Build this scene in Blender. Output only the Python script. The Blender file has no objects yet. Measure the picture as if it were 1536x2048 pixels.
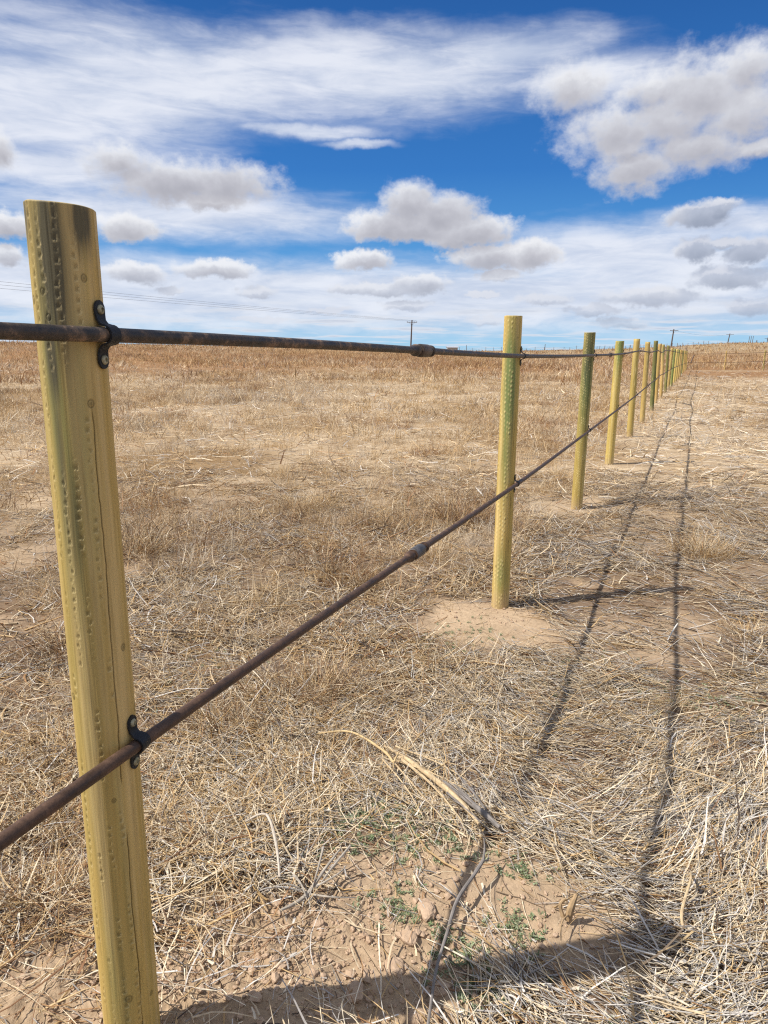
import bpy, math, numpy as np
from mathutils import Vector, Matrix
R = math.radians
rng = np.random.default_rng(11)
scn = bpy.context.scene
COL = scn.collection

# ------------------------------------------------------------------ camera
EYE = 1.5
PITCH, ROLL = R(13.04), R(0.4)
cam = bpy.data.cameras.new("camera")
cam.sensor_fit = 'VERTICAL'; cam.sensor_height = 36.0; cam.sensor_width = 27.0
cam.lens = 1395.0 / 2048.0 * 36.0
cam.clip_start = 0.05; cam.clip_end = 20000
camo = bpy.data.objects.new("camera", cam); COL.objects.link(camo)
Fv = Vector((0, math.cos(PITCH), -math.sin(PITCH))); Uv = Vector((0, math.sin(PITCH), math.cos(PITCH))); Rv = Vector((1, 0, 0))
cx_ = Rv * math.cos(ROLL) + Uv * math.sin(ROLL); cy_ = Uv * math.cos(ROLL) - Rv * math.sin(ROLL)
M = Matrix((cx_, cy_, -Fv)).transposed().to_4x4(); M.translation = Vector((0, 0, EYE))
camo.matrix_world = M
scn.camera = camo

# ------------------------------------------------------------------ sun, sky, exposure
SUN_EL, SUN_AZ = R(52.6), R(258.0)          # azimuth from +Y towards +X
sl = bpy.data.lights.new("sun", 'SUN'); sl.energy = 4.8; sl.angle = R(0.53); sl.color = (1.0, 0.95, 0.87)
so = bpy.data.objects.new("sun", sl); COL.objects.link(so)
sd = Vector((math.sin(SUN_AZ) * math.cos(SUN_EL), math.cos(SUN_AZ) * math.cos(SUN_EL), math.sin(SUN_EL)))
so.rotation_euler = (-sd).to_track_quat('-Z', 'Y').to_euler(); so.location = sd * 50
scn.view_settings.view_transform = 'Standard'; scn.view_settings.look = 'None'
scn.view_settings.exposure = 0.38; scn.view_settings.gamma = 1.0
scn.cycles.max_bounces = 5; scn.cycles.diffuse_bounces = 3; scn.cycles.glossy_bounces = 2
scn.cycles.transmission_bounces = 2; scn.cycles.transparent_max_bounces = 4
scn.cycles.use_denoising = False
scn.cycles.sample_clamp_indirect = 4.0
scn.render.filter_size = 1.3 if hasattr(scn.render, 'filter_size') else 1.5
try: scn.cycles.filter_width = 1.2
except Exception: pass

CUM = [(-19.36, 12.81, 2.86, 1.13), (-16.36, 11.76, 4.19, 1.56), (-12.44, 11.99, 4.52, 1.51), (-13.22, 10.86, 2.89, 0.8), (-19.18, 8.46, 2.13, 1.07), (-26.79, 12.74, 1.05, 1.34), (-26.83, 8.11, 1.84, 0.96), (-27.18, 6.17, 1.54, 0.78), (-18.88, 5.37, 2.63, 0.77), (-13.09, 5.96, 3.26, 0.72), (-10.07, 4.4, 1.71, 0.48), (-16.46, 4.39, 1.08, 0.36), (1.82, 10.79, 2.21, 1.65), (4.13, 10.2, 3.05, 1.56), (-0.39, 9.32, 2.88, 1.19), (6.26, 8.89, 3.8, 1.26), (8.24, 6.99, 3.61, 1.0), (11.13, 7.13, 2.05, 1.14), (8.87, 5.64, 1.72, 0.47), (-1.81, 6.81, 2.33, 0.8), (-0.04, 4.69, 4.31, 0.56), (2.89, 5.15, 2.34, 0.74), (-3.18, 4.51, 1.57, 0.37), (1.54, 3.42, 2.17, 0.45), (22.02, 16.73, 6.03, 2.58), (16.94, 15.06, 4.44, 2.14), (18.17, 12.72, 3.24, 1.74), (24.65, 17.81, 2.73, 1.93), (13.63, 17.88, 3.14, 1.62), (22.34, 13.78, 4.17, 1.66), (25.79, 13.31, 1.83, 0.74), (22.79, 9.4, 2.21, 0.84), (24.02, 9.89, 1.59, 0.48), (22.77, 7.04, 1.25, 0.87), (24.28, 7.47, 1.28, 0.43), (26.23, 6.94, 1.62, 0.91), (25.16, 5.18, 3.13, 0.77), (19.78, 4.05, 3.41, 0.71), (16.11, 3.1, 2.19, 0.47), (12.37, 3.86, 2.18, 0.44), (18.35, 2.17, 2.14, 0.47), (7.58, 4.26, 1.35, 0.3), (26.65, 3.22, 1.89, 0.61), (7.85, 2.38, 1.63, 0.38), (-4.37, 3.07, 1.65, 0.26), (-9.84, 2.33, 2.69, 0.26), (2.6, 9.3, 4.4, 1.1), (5.6, 8.6, 3.2, 0.8), (20.0, 15.4, 4.5, 2.2), (24.5, 15.6, 4, 2.6), (19.2, 17.3, 3.2, 1.6), (-15, 12.0, 5.5, 1.3), (17.5, 14.0, 2.6, 1.2)]
VEIL = [(-15.93, 18.26, 14.41, 3.31), (-0.52, 19.03, 15.1, 2.65), (-24.9, 15.0, 9.18, 3.48), (8.2, 20.05, 7.84, 1.71), (-6.46, 15.47, 5.53, 0.54), (-2.37, 14.75, 2.81, 0.32), (-15.78, 9.72, 14.67, 1.75), (-23.95, 12.15, 8.2, 1.84), (20.76, 6.52, 11.13, 2.9), (24.45, 8.81, 6.99, 1.29), (-2.79, 4.2, 60, 2.5), (-22, 16.6, 13, 3.6), (16, 7.2, 9, 1.6), (-24.65, 4.71, 12.86, 2.03), (14.61, 18.54, 5.5, 1.44)]

class NT:
    """small helper to write node graphs"""
    def __init__(s, tree): s.t = tree; s.n = tree.nodes; s.l = tree.links
    def node(s, kind, **kw):
        n = s.n.new(kind)
        for k, v in kw.items(): setattr(n, k, v)
        return n
    def put(s, sock, v):
        if isinstance(v, bpy.types.NodeSocket): s.l.new(v, sock)
        elif v is not None: sock.default_value = v
    def math(s, op, a, b=None, c=None, clamp=False):
        n = s.node('ShaderNodeMath', operation=op, use_clamp=clamp)
        for i, v in enumerate((a, b, c)):
            if v is not None: s.put(n.inputs[i], v)
        return n.outputs[0]
    def vmath(s, op, a, b=None, out=0):
        n = s.node('ShaderNodeVectorMath', operation=op)
        s.put(n.inputs[0], a)
        if b is not None: s.put(n.inputs[1], b)
        return n.outputs[out]
    def ramp(s, fac, stops, interp='LINEAR'):
        n = s.node('ShaderNodeValToRGB'); n.color_ramp.interpolation = interp
        e = n.color_ramp.elements
        while len(e) < len(stops): e.new(0.5)
        for el, (p, c) in zip(e, stops):
            el.position = p; el.color = (*c, 1) if len(c) == 3 else c
        s.put(n.inputs[0], fac); return n.outputs[0]
    def noise(s, vec, scale, detail=4, rough=0.55, dist=0.0, out=0):
        n = s.node('ShaderNodeTexNoise'); s.put(n.inputs['Vector'], vec)
        n.inputs['Scale'].default_value = scale; n.inputs['Detail'].default_value = detail
        n.inputs['Roughness'].default_value = rough; n.inputs['Distortion'].default_value = dist
        return n.outputs[out]
    def mix(s, fac, a, b, mode='MIX'):
        n = s.node('ShaderNodeMix', data_type='RGBA', blend_type=mode)
        s.put(n.inputs[0], fac); s.put(n.inputs[6], a if isinstance(a, bpy.types.NodeSocket) else (*a, 1)); s.put(n.inputs[7], b if isinstance(b, bpy.types.NodeSocket) else (*b, 1))
        return n.outputs[2]
    def smooth(s, x, lo, hi, a=0.0, b=1.0):
        n = s.node('ShaderNodeMapRange', interpolation_type='SMOOTHSTEP')
        s.put(n.inputs[0], x)
        for i, v in zip((1, 2, 3, 4), (lo, hi, a, b)): n.inputs[i].default_value = v
        return n.outputs[0]
    def xyz(s, x, y, z=0.0):
        n = s.node('ShaderNodeCombineXYZ'); s.put(n.inputs[0], x); s.put(n.inputs[1], y); s.put(n.inputs[2], z); return n.outputs[0]

def build_world():
    w = bpy.data.worlds.new("World"); scn.world = w; w.use_nodes = True
    w.node_tree.nodes.clear(); g = NT(w.node_tree)
    out = g.node('ShaderNodeOutputWorld'); bg = g.node('ShaderNodeBackground'); g.l.new(bg.outputs[0], out.inputs[0])
    bg.inputs[1].default_value = 0.13
    sky = g.node('ShaderNodeTexSky', sky_type='NISHITA'); sky.sun_disc = False
    sky.sun_elevation = SUN_EL; sky.sun_rotation = SUN_AZ; sky.altitude = 1200; sky.air_density = 1.0; sky.dust_density = 0.3; sky.ozone_density = 3.0
    tc = g.node('ShaderNodeTexCoord')
    sep = g.node('ShaderNodeSeparateXYZ'); g.l.new(tc.outputs['Generated'], sep.inputs[0])
    x, y, z = sep.outputs
    az = g.math('MULTIPLY', g.math('ARCTAN2', x, y), 57.2958)
    el = g.math('MULTIPLY', g.math('ARCSINE', g.math('MINIMUM', g.math('MAXIMUM', z, -1.0), 1.0)), 57.2958)
    P = g.xyz(az, el)
    # domain warp
    nw = g.noise(P, 0.33, 5, 0.6, out=1)
    warp = g.vmath('MULTIPLY', g.vmath('SUBTRACT', nw, (0.5, 0.5, 0.5)), (1.9, 1.1, 0))
    Pw = g.vmath('ADD', P, warp)
    nw2 = g.noise(g.vmath('ADD', P, (31.0, 7.0, 0)), 1.5, 4, 0.6, out=1)
    Pc = g.vmath('ADD', Pw, g.vmath('MULTIPLY', g.vmath('SUBTRACT', nw2, (0.5, 0.5, 0.5)), (0.9, 0.6, 0)))
    def field(lst, V, soft=False):
        cur = None
        for (a, e, ra, re) in lst:
            d = g.vmath('LENGTH', g.vmath('MULTIPLY', g.vmath('SUBTRACT', V, (a, e, 0)), (1 / ra, 1 / re, 0)), out=1)
            cur = d if cur is None else (g.math('SMOOTH_MIN', cur, d, 0.25) if soft else g.math('SMOOTH_MIN', cur, d, 0.12))
        return g.math('SUBTRACT', 1.0, cur)
    Fc = field(CUM, Pc)
    Pn = g.xyz(az, g.math('ADD', g.math('MULTIPLY', el, 1.35), g.math('DIVIDE', 6.0, g.math('ADD', g.math('MAXIMUM', el, 0.0), 1.5))))
    n1 = g.noise(Pn, 0.7, 9, 0.58)
    nl = g.noise(g.vmath('ADD', P, (3.0, 9.0, 0)), 0.42, 4, 0.5)
    dens = g.math('ADD', g.math('ADD', Fc, g.smooth(el, 6.0, 12.0, 0.10, 0.22)), g.math('MULTIPLY', g.math('SUBTRACT', n1, 0.5), 1.25))
    wide = g.math('ADD', 0.50, g.math('MULTIPLY', g.smooth(el, 7.0, 15.0), 0.55))
    alpha = g.math('MULTIPLY', g.smooth(g.math('DIVIDE', g.math('ADD', dens, 0.08), wide), 0.0, 1.0), g.smooth(el, 0.5, 8.0, 0.50, 1.0))
    # lit from the upper left: compare the cloud body with the same body a little up-left of here
    Fup = field(CUM, g.vmath('ADD', Pc, (-0.2, 0.6, 0)))
    grad = g.math('ADD', g.math('MULTIPLY', g.math('SUBTRACT', Fc, Fup), 0.75), g.math('MULTIPLY', g.math('SUBTRACT', n1, 0.5), 0.55))
    body = g.math('MULTIPLY', g.math('SUBTRACT', dens, 0.35), 0.75)
    lit = g.smooth(g.math('ADD', g.math('SUBTRACT', g.math('ADD', grad, g.smooth(el, 8.5, 17.0, 0.02, 0.36)), body), g.math('MULTIPLY', g.math('SUBTRACT', nl, 0.5), 0.6)), -0.75, 0.55)
    # towards the right the low clouds are thicker and darker underneath
    cumc = g.ramp(lit, [(0.0, (0.44, 0.44, 0.49)), (0.4, (0.55, 0.55, 0.60)), (0.72, (0.67, 0.68, 0.73)), (1.0, (0.90, 0.91, 0.94))])
    cumc = g.mix(g.math('MAXIMUM', g.smooth(el, 6.8, 3.5, 0.0, 0.7), g.math('MULTIPLY', g.smooth(az, 20.0, 22.5, 0.0, 0.95), g.smooth(el, 11.0, 9.8))), cumc, g.ramp(lit, [(0.0, (0.30, 0.35, 0.46)), (0.9, (0.48, 0.53, 0.65)), (1.0, (0.66, 0.69, 0.78))]))
    # thin high cloud, drawn out in streaks
    st = g.node('ShaderNodeMapping'); g.l.new(Pw, st.inputs[0]); st.inputs['Rotation'].default_value = (0, 0, R(-6)); st.inputs['Scale'].default_value = (0.09, 0.38, 1)
    n2 = g.noise(st.outputs[0], 1.0, 7, 0.55, 0.3)
    st2 = g.node('ShaderNodeMapping'); g.l.new(P, st2.inputs[0]); st2.inputs['Rotation'].default_value = (0, 0, R(52)); st2.inputs['Scale'].default_value = (0.16, 0.9, 1)
    n3 = g.noise(st2.outputs[0], 1.0, 7, 0.6, 0.5)
    Fv_ = field(VEIL, Pw, True)
    vd = g.math('ADD', g.math('ADD', g.math('ADD', Fv_, g.smooth(el, 7.0, 4.5, 0.0, 0.22)), g.math('MULTIPLY', g.math('SUBTRACT', n2, 0.5), 1.0)), g.math('MULTIPLY', g.math('SUBTRACT', n3, 0.5), 0.55))
    va = g.math('MULTIPLY', g.smooth(vd, -0.45, 0.75), 0.93)
    # broken cloud: small and drawn together near the horizon; wide bright cover over the unseen rest, added to raise the fill light
    pz = g.math('ADD', g.math('MAXIMUM', z, 0.0), 0.035)
    H = g.xyz(g.math('DIVIDE', x, pz), g.math('DIVIDE', y, pz))
    n4 = g.noise(H, 0.5, 6, 0.55)
    hz = g.math('MULTIPLY', g.smooth(el, 6.5, 1.8), g.smooth(n4, 0.49, 0.64))
    ha = g.math('MULTIPLY', hz, 0.85)
    away = g.math('MAXIMUM', g.smooth(el, 27.0, 38.0), g.smooth(g.math('ABSOLUTE', az), 36.0, 55.0))
    n5 = g.noise(H, 1.1, 6, 0.6)
    wa = g.math('MULTIPLY', g.math('MULTIPLY', away, g.smooth(n5, 0.38, 0.60)), g.smooth(el, 1.0, 6.0))
    # clear sky: physical sky pulled towards the deep blue of a dry high plain
    elf = g.math('DIVIDE', el, 26.0, clamp=True)
    deep = g.ramp(elf, [(0.0, (0.36, 0.63, 0.87)), (0.08, (0.20, 0.51, 0.82)), (0.25, (0.075, 0.32, 0.70)), (0.5, (0.022, 0.175, 0.54)), (1.0, (0.008, 0.082, 0.32))])
    SC = 1.0 / 0.13 / 1.30
    sc_ = g.node('ShaderNodeVectorMath', operation='SCALE'); g.l.new(deep, sc_.inputs[0]); sc_.inputs['Scale'].default_value = SC
    clear = g.mix(0.08, sc_.outputs[0], sky.outputs[0])
    veilc = g.mix(g.smooth(g.math('ADD', g.math('MULTIPLY', n3, 0.5), g.math('MULTIPLY', n2, 0.5)), 0.35, 0.62), (0.58, 0.65, 0.80), (0.84, 0.87, 0.95))
    def sc(c):
        q = g.node('ShaderNodeVectorMath', operation='SCALE'); g.l.new(c, q.inputs[0]); q.inputs['Scale'].default_value = SC; return q.outputs[0]
    c = g.mix(va, clear, sc(veilc))
    c = g.mix(ha, c, sc(g.mix(g.smooth(n4, 0.58, 0.78), (0.74, 0.78, 0.86), (0.42, 0.48, 0.62))))
    c = g.mix(g.math('MULTIPLY', alpha, 0.97), c, sc(cumc))
    c = g.mix(wa, c, (4.6, 4.75, 5.1))
    g.l.new(c, bg.inputs[0])
    w.cycles.sampling_method = 'MANUAL'; w.cycles.sample_map_resolution = 512
build_world()

# ------------------------------------------------------------------ numpy helpers
def _h(ix, iy, seed):
    n = (ix.astype(np.int64) * 374761393 + iy.astype(np.int64) * 668265263 + seed * 974711) & 0xffffffff
    n = ((n ^ (n >> 13)) * 1274126177) & 0xffffffff
    n = (n ^ (n >> 16)) & 0xffffffff
    n = (n * 2246822519) & 0xffffffff
    return ((n ^ (n >> 15)) & 0xffffff) / float(0xffffff)
def vnoise(x, y, seed=0):
    x = np.asarray(x, float); y = np.asarray(y, float)
    ix = np.floor(x); iy = np.floor(y); fx = x - ix; fy = y - iy
    fx = fx * fx * (3 - 2 * fx); fy = fy * fy * (3 - 2 * fy)
    a = _h(ix, iy, seed); b = _h(ix + 1, iy, seed); c = _h(ix, iy + 1, seed); d = _h(ix + 1, iy + 1, seed)
    return (a + (b - a) * fx) * (1 - fy) + (c + (d - c) * fx) * fy
def fbm(x, y, seed=0, octv=4, gain=0.5):
    s = 0; a = 1; t = 0
    for i in range(octv):
        s = s + a * vnoise(x * 2 ** i + 17.3 * i, y * 2 ** i - 9.1 * i, seed + i); t += a; a *= gain
    return s / t
def sstep(a, b, x):
    t = np.clip((x - a) / (b - a), 0, 1); return t * t * (3 - 2 * t)

def link(name, me, parent=None):
    o = bpy.data.objects.new(name, me); COL.objects.link(o)
    if parent is not None: o.parent = parent
    return o
def np_mesh(name, V, F, mats, parent=None, smooth=True, color=None, attrs=None, mat_idx=None):
    """V (n,3), F (m,k) -> one mesh object"""
    V = np.ascontiguousarray(V, np.float32); F = np.ascontiguousarray(F, np.int32)
    me = bpy.data.meshes.new(name)
    me.vertices.add(len(V)); me.vertices.foreach_set('co', V.ravel())
    k = F.shape[1]
    me.loops.add(F.size); me.loops.foreach_set('vertex_index', F.ravel())
    me.polygons.add(len(F)); me.polygons.foreach_set('loop_start', np.arange(len(F), dtype=np.int32) * k)
    try: me.polygons.foreach_set('loop_total', np.full(len(F), k, np.int32))
    except Exception: pass
    me.polygons.foreach_set('use_smooth', np.full(len(F), smooth, bool))
    if mat_idx is not None: me.polygons.foreach_set('material_index', mat_idx.astype(np.int32))
    if color is not None:
        a = me.color_attributes.new('col', 'FLOAT_COLOR', 'POINT')
        c = np.ones((len(V), 4), np.float32); c[:, :3] = color; a.data.foreach_set('color', c.ravel())
    for kx, vv in (attrs or {}).items():
        a = me.attributes.new(kx, 'FLOAT', 'POINT'); a.data.foreach_set('value', vv.astype(np.float32))
    for m in (mats if isinstance(mats, (list, tuple)) else [mats]): me.materials.append(m)
    me.update(calc_edges=True)
    return link(name, me, parent)

class MB:
    """collects quads/tris from several shapes into one mesh"""
    def __init__(s): s.v = []; s.f = []; s.m = []
    def add(s, V, F, mi=0):
        o = len(s.v); s.v += [tuple(map(float, p)) for p in V]; s.f += [tuple(int(i) + o for i in f) for f in F]; s.m += [mi] * len(F)
    def tube(s, pts, rad, n=12, mi=0, cap=True):
        pts = [Vector(p) for p in pts]; K = len(pts)
        if not hasattr(rad, '__len__'): rad = [rad] * K
        V = []; up = Vector((0, 0, 1)); prev = None
        for i in range(K):
            t = (pts[min(i + 1, K - 1)] - pts[max(i - 1, 0)]).normalized()
            if prev is None:
                a = t.cross(up)
                if a.length < 0.05: a = t.cross(Vector((1, 0, 0)))
                a.normalize()
            else: a = (prev - t * prev.dot(t)).normalized()
            prev = a; b = t.cross(a)
            for j in range(n):
                q = 2 * math.pi * j / n; V.append(pts[i] + (a * math.cos(q) + b * math.sin(q)) * rad[i])
        F = [(i * n + j, i * n + (j + 1) % n, (i + 1) * n + (j + 1) % n, (i + 1) * n + j) for i in range(K - 1) for j in range(n)]
        if cap: F += [tuple(range(n))[::-1], tuple((K - 1) * n + j for j in range(n))]
        s.add(V, F, mi)
    def box(s, c, half, rot=None, mi=0):
        V = []
        for dx in (-1, 1):
            for dy in (-1, 1):
                for dz in (-1, 1):
                    p = Vector((dx * half[0], dy * half[1], dz * half[2]))
                    if rot is not None: p = rot @ p
                    V.append(Vector(c) + p)
        s.add(V, [(0, 1, 3, 2), (4, 6, 7, 5), (0, 4, 5, 1), (2, 3, 7, 6), (0, 2, 6, 4), (1, 5, 7, 3)], mi)
    def build(s, name, mats, parent=None, smooth=True, autos=True):
        me = bpy.data.meshes.new(name); me.from_pydata(s.v, [], s.f)
        for m in (mats if isinstance(mats, (list, tuple)) else [mats]): me.materials.append(m)
        me.polygons.foreach_set('material_index', np.array(s.m, np.int32))
        me.polygons.foreach_set('use_smooth', np.full(len(s.f), smooth, bool))
        me.update()
        if autos and smooth:
            try: me.set_sharp_from_angle(angle=R(40))
            except Exception: pass
        return link(name, me, parent)

def tag(o, label=None, cat=None, group=None, kind=None):
    if label: o['label'] = label
    if cat: o['category'] = cat
    if group: o['group'] = group
    if kind: o['kind'] = kind
    return o
def empty(name, loc=(0, 0, 0)):
    o = bpy.data.objects.new(name, None); COL.objects.link(o); o.location = loc; o.empty_display_size = 0.1; return o

# ------------------------------------------------------------------ materials
def mat(name, rough=0.7, spec=0.3):
    m = bpy.data.materials.new(name); m.use_nodes = True
    g = NT(m.node_tree); b = m.node_tree.nodes['Principled BSDF']
    b.inputs['Roughness'].default_value = rough; b.inputs['Specular IOR Level'].default_value = spec
    return m, g, b
def attr_col(g):
    a = g.node('ShaderNodeAttribute'); a.attribute_name = 'col'; return a.outputs['Color']
def bump(g, b, h, strength=0.4, dist=0.01):
    n = g.node('ShaderNodeBump'); n.inputs['Strength'].default_value = strength; n.inputs['Distance'].default_value = dist
    g.put(n.inputs['Height'], h); g.l.new(n.outputs[0], b.inputs['Normal'])
def coords(g): return g.node('ShaderNodeTexCoord').outputs['Object']

def m_stalk(name, trans=0.25, rough=0.6):
    m, g, b = mat(name, rough, 0.25)
    c = attr_col(g); n = g.noise(coords(g), 60, 2, 0.6)
    c = g.mix(1.0, c, g.ramp(n, [(0.25, (0.80, 0.78, 0.75)), (0.75, (1.15, 1.15, 1.15))]), 'MULTIPLY')
    g.l.new(c, b.inputs['Base Color'])
    if trans:
        t = g.node('ShaderNodeBsdfTranslucent'); g.l.new(c, t.inputs[0])
        mx = g.node('ShaderNodeMixShader'); mx.inputs[0].default_value = trans
        g.l.new(b.outputs[0], mx.inputs[1]); g.l.new(t.outputs[0], mx.inputs[2])
        g.l.new(mx.outputs[0], m.node_tree.nodes['Material Output'].inputs[0])
    return m
M_STRAW = m_stalk('straw', 0.22)
M_STALK = m_stalk('dead_stalk', 0.0, 0.75)
M_LEAF = m_stalk('small_leaf', 0.3, 0.5)

def m_ground():
    m, g, b = mat('ground', 0.95, 0.1)
    c0 = attr_col(g); p = coords(g)
    n1 = g.noise(p, 3.0, 6, 0.6); n2 = g.noise(p, 45, 6, 0.65); n3 = g.noise(p, 0.35, 5, 0.6)
    c = g.mix(1.0, c0, g.ramp(n1, [(0.3, (0.84, 0.82, 0.80)), (0.7, (1.12, 1.12, 1.12))]), 'MULTIPLY')
    c = g.mix(1.0, c, g.ramp(n2, [(0.25, (0.72, 0.70, 0.68)), (0.7, (1.14, 1.14, 1.14))]), 'MULTIPLY')
    c = g.mix(1.0, c, g.ramp(n3, [(0.3, (0.88, 0.86, 0.84)), (0.7, (1.08, 1.08, 1.08))]), 'MULTIPLY')
    g.l.new(c, b.inputs['Base Color'])
    h = g.math('ADD', g.math('MULTIPLY', n2, 0.6), g.math('MULTIPLY', g.noise(p, 220, 3, 0.6), 0.25))
    bump(g, b, h, 0.7, 0.012)
    return m
M_GROUND = m_ground()
def m_soil():
    m, g, b = mat('soil_clod', 0.95, 0.1); p = coords(g)
    n = g.noise(p, 40, 5, 0.6)
    g.l.new(g.ramp(n, [(0.3, (0.36, 0.25, 0.165)), (0.7, (0.50, 0.365, 0.255))]), b.inputs['Base Color'])
    bump(g, b, g.noise(p, 130, 4, 0.6), 0.6, 0.006); return m
M_SOIL = m_soil()

def m_wood():
    m, g, b = mat('treated_wood', 0.62, 0.25)
    c0 = attr_col(g); p = coords(g)
    mp = g.node('ShaderNodeMapping'); g.l.new(p, mp.inputs[0]); mp.inputs['Scale'].default_value = (90, 90, 2.6)
    n = g.noise(mp.outputs[0], 1.6, 6, 0.65)
    n2 = g.noise(p, 400, 2, 0.5)
    c = g.mix(1.0, c0, g.ramp(n, [(0.25, (0.70, 0.68, 0.62)), (0.5, (1.0, 1.0, 1.0)), (0.75, (1.14, 1.14, 1.12))]), 'MULTIPLY')
    g.l.new(c, b.inputs['Base Color'])
    h = g.math('ADD', n, g.math('MULTIPLY', n2, 0.4))
    bump(g, b, h, 0.22, 0.0013); return m
M_WOOD = m_wood()

def m_rust(name, dark, mid, lite, thr=(0.4, 0.55, 0.7), rough=0.55, metal=0.25, sc=22):
    m, g, b = mat(name, rough, 0.4); p = coords(g)
    n = g.noise(p, sc, 7, 0.68); n2 = g.noise(p, sc * 9, 4, 0.6)
    c = g.ramp(n, [(thr[0], dark), (thr[1], mid), (thr[2], lite)])
    c = g.mix(1.0, c, g.ramp(n2, [(0.25, (0.75, 0.75, 0.75)), (0.75, (1.2, 1.2, 1.2))]), 'MULTIPLY')
    g.l.new(c, b.inputs['Base Color'])
    b.inputs['Metallic'].default_value = metal
    g.l.new(g.ramp(n, [(0.35, (0.42,) * 3), (0.7, (0.75,) * 3)]), b.inputs['Roughness'])
    bump(g, b, g.math('ADD', n, n2), 0.4, 0.0012); return m
M_ROD_UP = m_rust('dark_oxidised_steel', (0.032, 0.029, 0.028), (0.08, 0.060, 0.047), (0.27, 0.175, 0.115), (0.40, 0.54, 0.68), sc=30)
M_ROD_LOW = m_rust('rusted_steel', (0.048, 0.029, 0.020), (0.095, 0.054, 0.035), (0.19, 0.11, 0.07), (0.35, 0.55, 0.75), rough=0.65)
M_COUP = m_rust('worn_coupling_steel', (0.045, 0.036, 0.03), (0.10, 0.075, 0.058), (0.20, 0.15, 0.12), (0.35, 0.5, 0.7), metal=0.4)
M_COUP_G = m_rust('bare_coupling_steel', (0.05, 0.048, 0.048), (0.11, 0.105, 0.105), (0.19, 0.175, 0.17), (0.3, 0.5, 0.7), metal=0.5, rough=0.45)
M_CLAMP = m_rust('black_strap_steel', (0.025, 0.027, 0.03), (0.04, 0.042, 0.046), (0.13, 0.10, 0.085), (0.5, 0.62, 0.78), metal=0.6, rough=0.4, sc=40)
M_SCREW = m_rust('zinc_screw', (0.16, 0.14, 0.08), (0.34, 0.31, 0.2), (0.5, 0.47, 0.34), (0.3, 0.5, 0.7), metal=0.6, rough=0.4, sc=120)
def m_plain(name, c, rough=0.8):
    m, g, b = mat(name, rough, 0.2); n = g.noise(coords(g), 6, 5, 0.6)
    g.l.new(g.ramp(n, [(0.3, tuple(x * 0.75 for x in c)), (0.7, tuple(x * 1.2 for x in c))]), b.inputs['Base Color']); return m
M_POLE = m_plain('weathered_pole', (0.13, 0.10, 0.085)); M_WIRE = m_plain('cable', (0.12, 0.12, 0.13), 0.5)
M_OLD = m_plain('old_grey_wood', (0.16, 0.12, 0.10)); M_ROOF = m_plain('pale_metal_roof', (0.36, 0.38, 0.42), 0.5); M_WALLP = m_plain('pale_shed_wall', (0.45, 0.42, 0.38))
M_INSUL = m_plain('porcelain', (0.35, 0.30, 0.27), 0.3)

# ------------------------------------------------------------------ the line of the fence (x, y, base z, top x, top z, upper rail z, lower rail z)
POSTS = [(-0.507, 1.152, 0.03, -0.502, 1.711, 1.521, 0.804), (0.705, 3.980, 0.000, 0.704, 1.689, 1.475, 0.756), (1.920, 6.790, -0.023, 1.930, 1.678, 1.469, 0.758),
 (3.121, 9.596, -0.016, 3.136, 1.644, 1.479, 0.753), (4.392, 12.494, 0.027, 4.376, 1.724, 1.521, 0.764), (5.641, 15.346, 0.0, 5.613, 1.714, 1.501, 0.800),
 (6.943, 18.290, 0.025, 6.893, 1.788, 1.540, 0.832), (8.124, 21.142, 0.019, 8.093, 1.748, 1.497, 0.830), (9.381, 23.994, 0.006, 9.304, 1.757, 1.554, 0.807),
 (10.640, 26.846, 0.008, 10.601, 1.753, 1.562, 0.827), (11.883, 29.698, -0.015, 11.896, 1.680, 1.539, 0.849), (13.149, 32.550, -0.024, 13.162, 1.665, 1.522, 0.832),
 (14.376, 35.310, -0.030, 14.398, 1.668, 1.500, 0.824), (15.608, 38.070, -0.030, 15.624, 1.656, 1.475, 0.798), (16.842, 40.830, -0.013, 16.850, 1.648, 1.446, 0.804),
 (18.076, 43.590, 0.006, 18.076, 1.641, 1.473, 0.787), (19.321, 46.350, 0.041, 19.303, 1.629, 1.408, 0.775), (20.578, 49.110, 0.090, 20.543, 1.627, 1.427, 0.766),
 (21.831, 51.870, 0.137, 21.787, 1.610, 1.398, 0.761), (23.077, 54.630, 0.178, 23.022, 1.616, 1.394, 0.741)]
FD = Vector((math.sin(R(23.17)), math.cos(R(23.17)), 0)); FN = Vector((FD.y, -FD.x, 0))      # along the fence, and towards the camera side

# ------------------------------------------------------------------ ground shape
BARE = [(-0.28, 1.40, 0.36, .95), (-0.62, 1.24, 0.30, .93), (0.06, 1.47, 0.31, 1.0), (0.30, 1.66, 0.26, .97), (0.52, 1.62, 0.22, .97), (0.18, 1.78, 0.22, .85), (0.05, 1.36, 0.26, 1.0), (.40, 1.82, .14, .8), (-.02, 1.72, .16, .8),
        (0.60, 3.66, 0.42, 1.0), (0.84, 3.52, 0.28, 1.0), (0.52, 3.95, 0.22, .9), (1.75, 6.72, 0.42, .95), (2.0, 6.8, 0.4, .8), (3.1, 9.5, 0.45, .85), (2.8, 9.4, .4, .6),
        (0.92, 1.27, 0.13, .8), (0.98, 3.3, 0.15, .5), (1.42, 4.33, 0.10, .6), (-2.6, 4.9, .35, .55), (-3.4, 6.9, .5, .6), (-3.6, 8.6, .6, .6), (-0.4, 7.6, .5, .4), (0.75, 1.45, .08, .6), (4.4, 12.4, .4, .6)]
BARE = [((bx * .935, by * .935, r, q) if by < 2.0 else (bx, by, r, q)) for bx, by, r, q in BARE]
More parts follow.
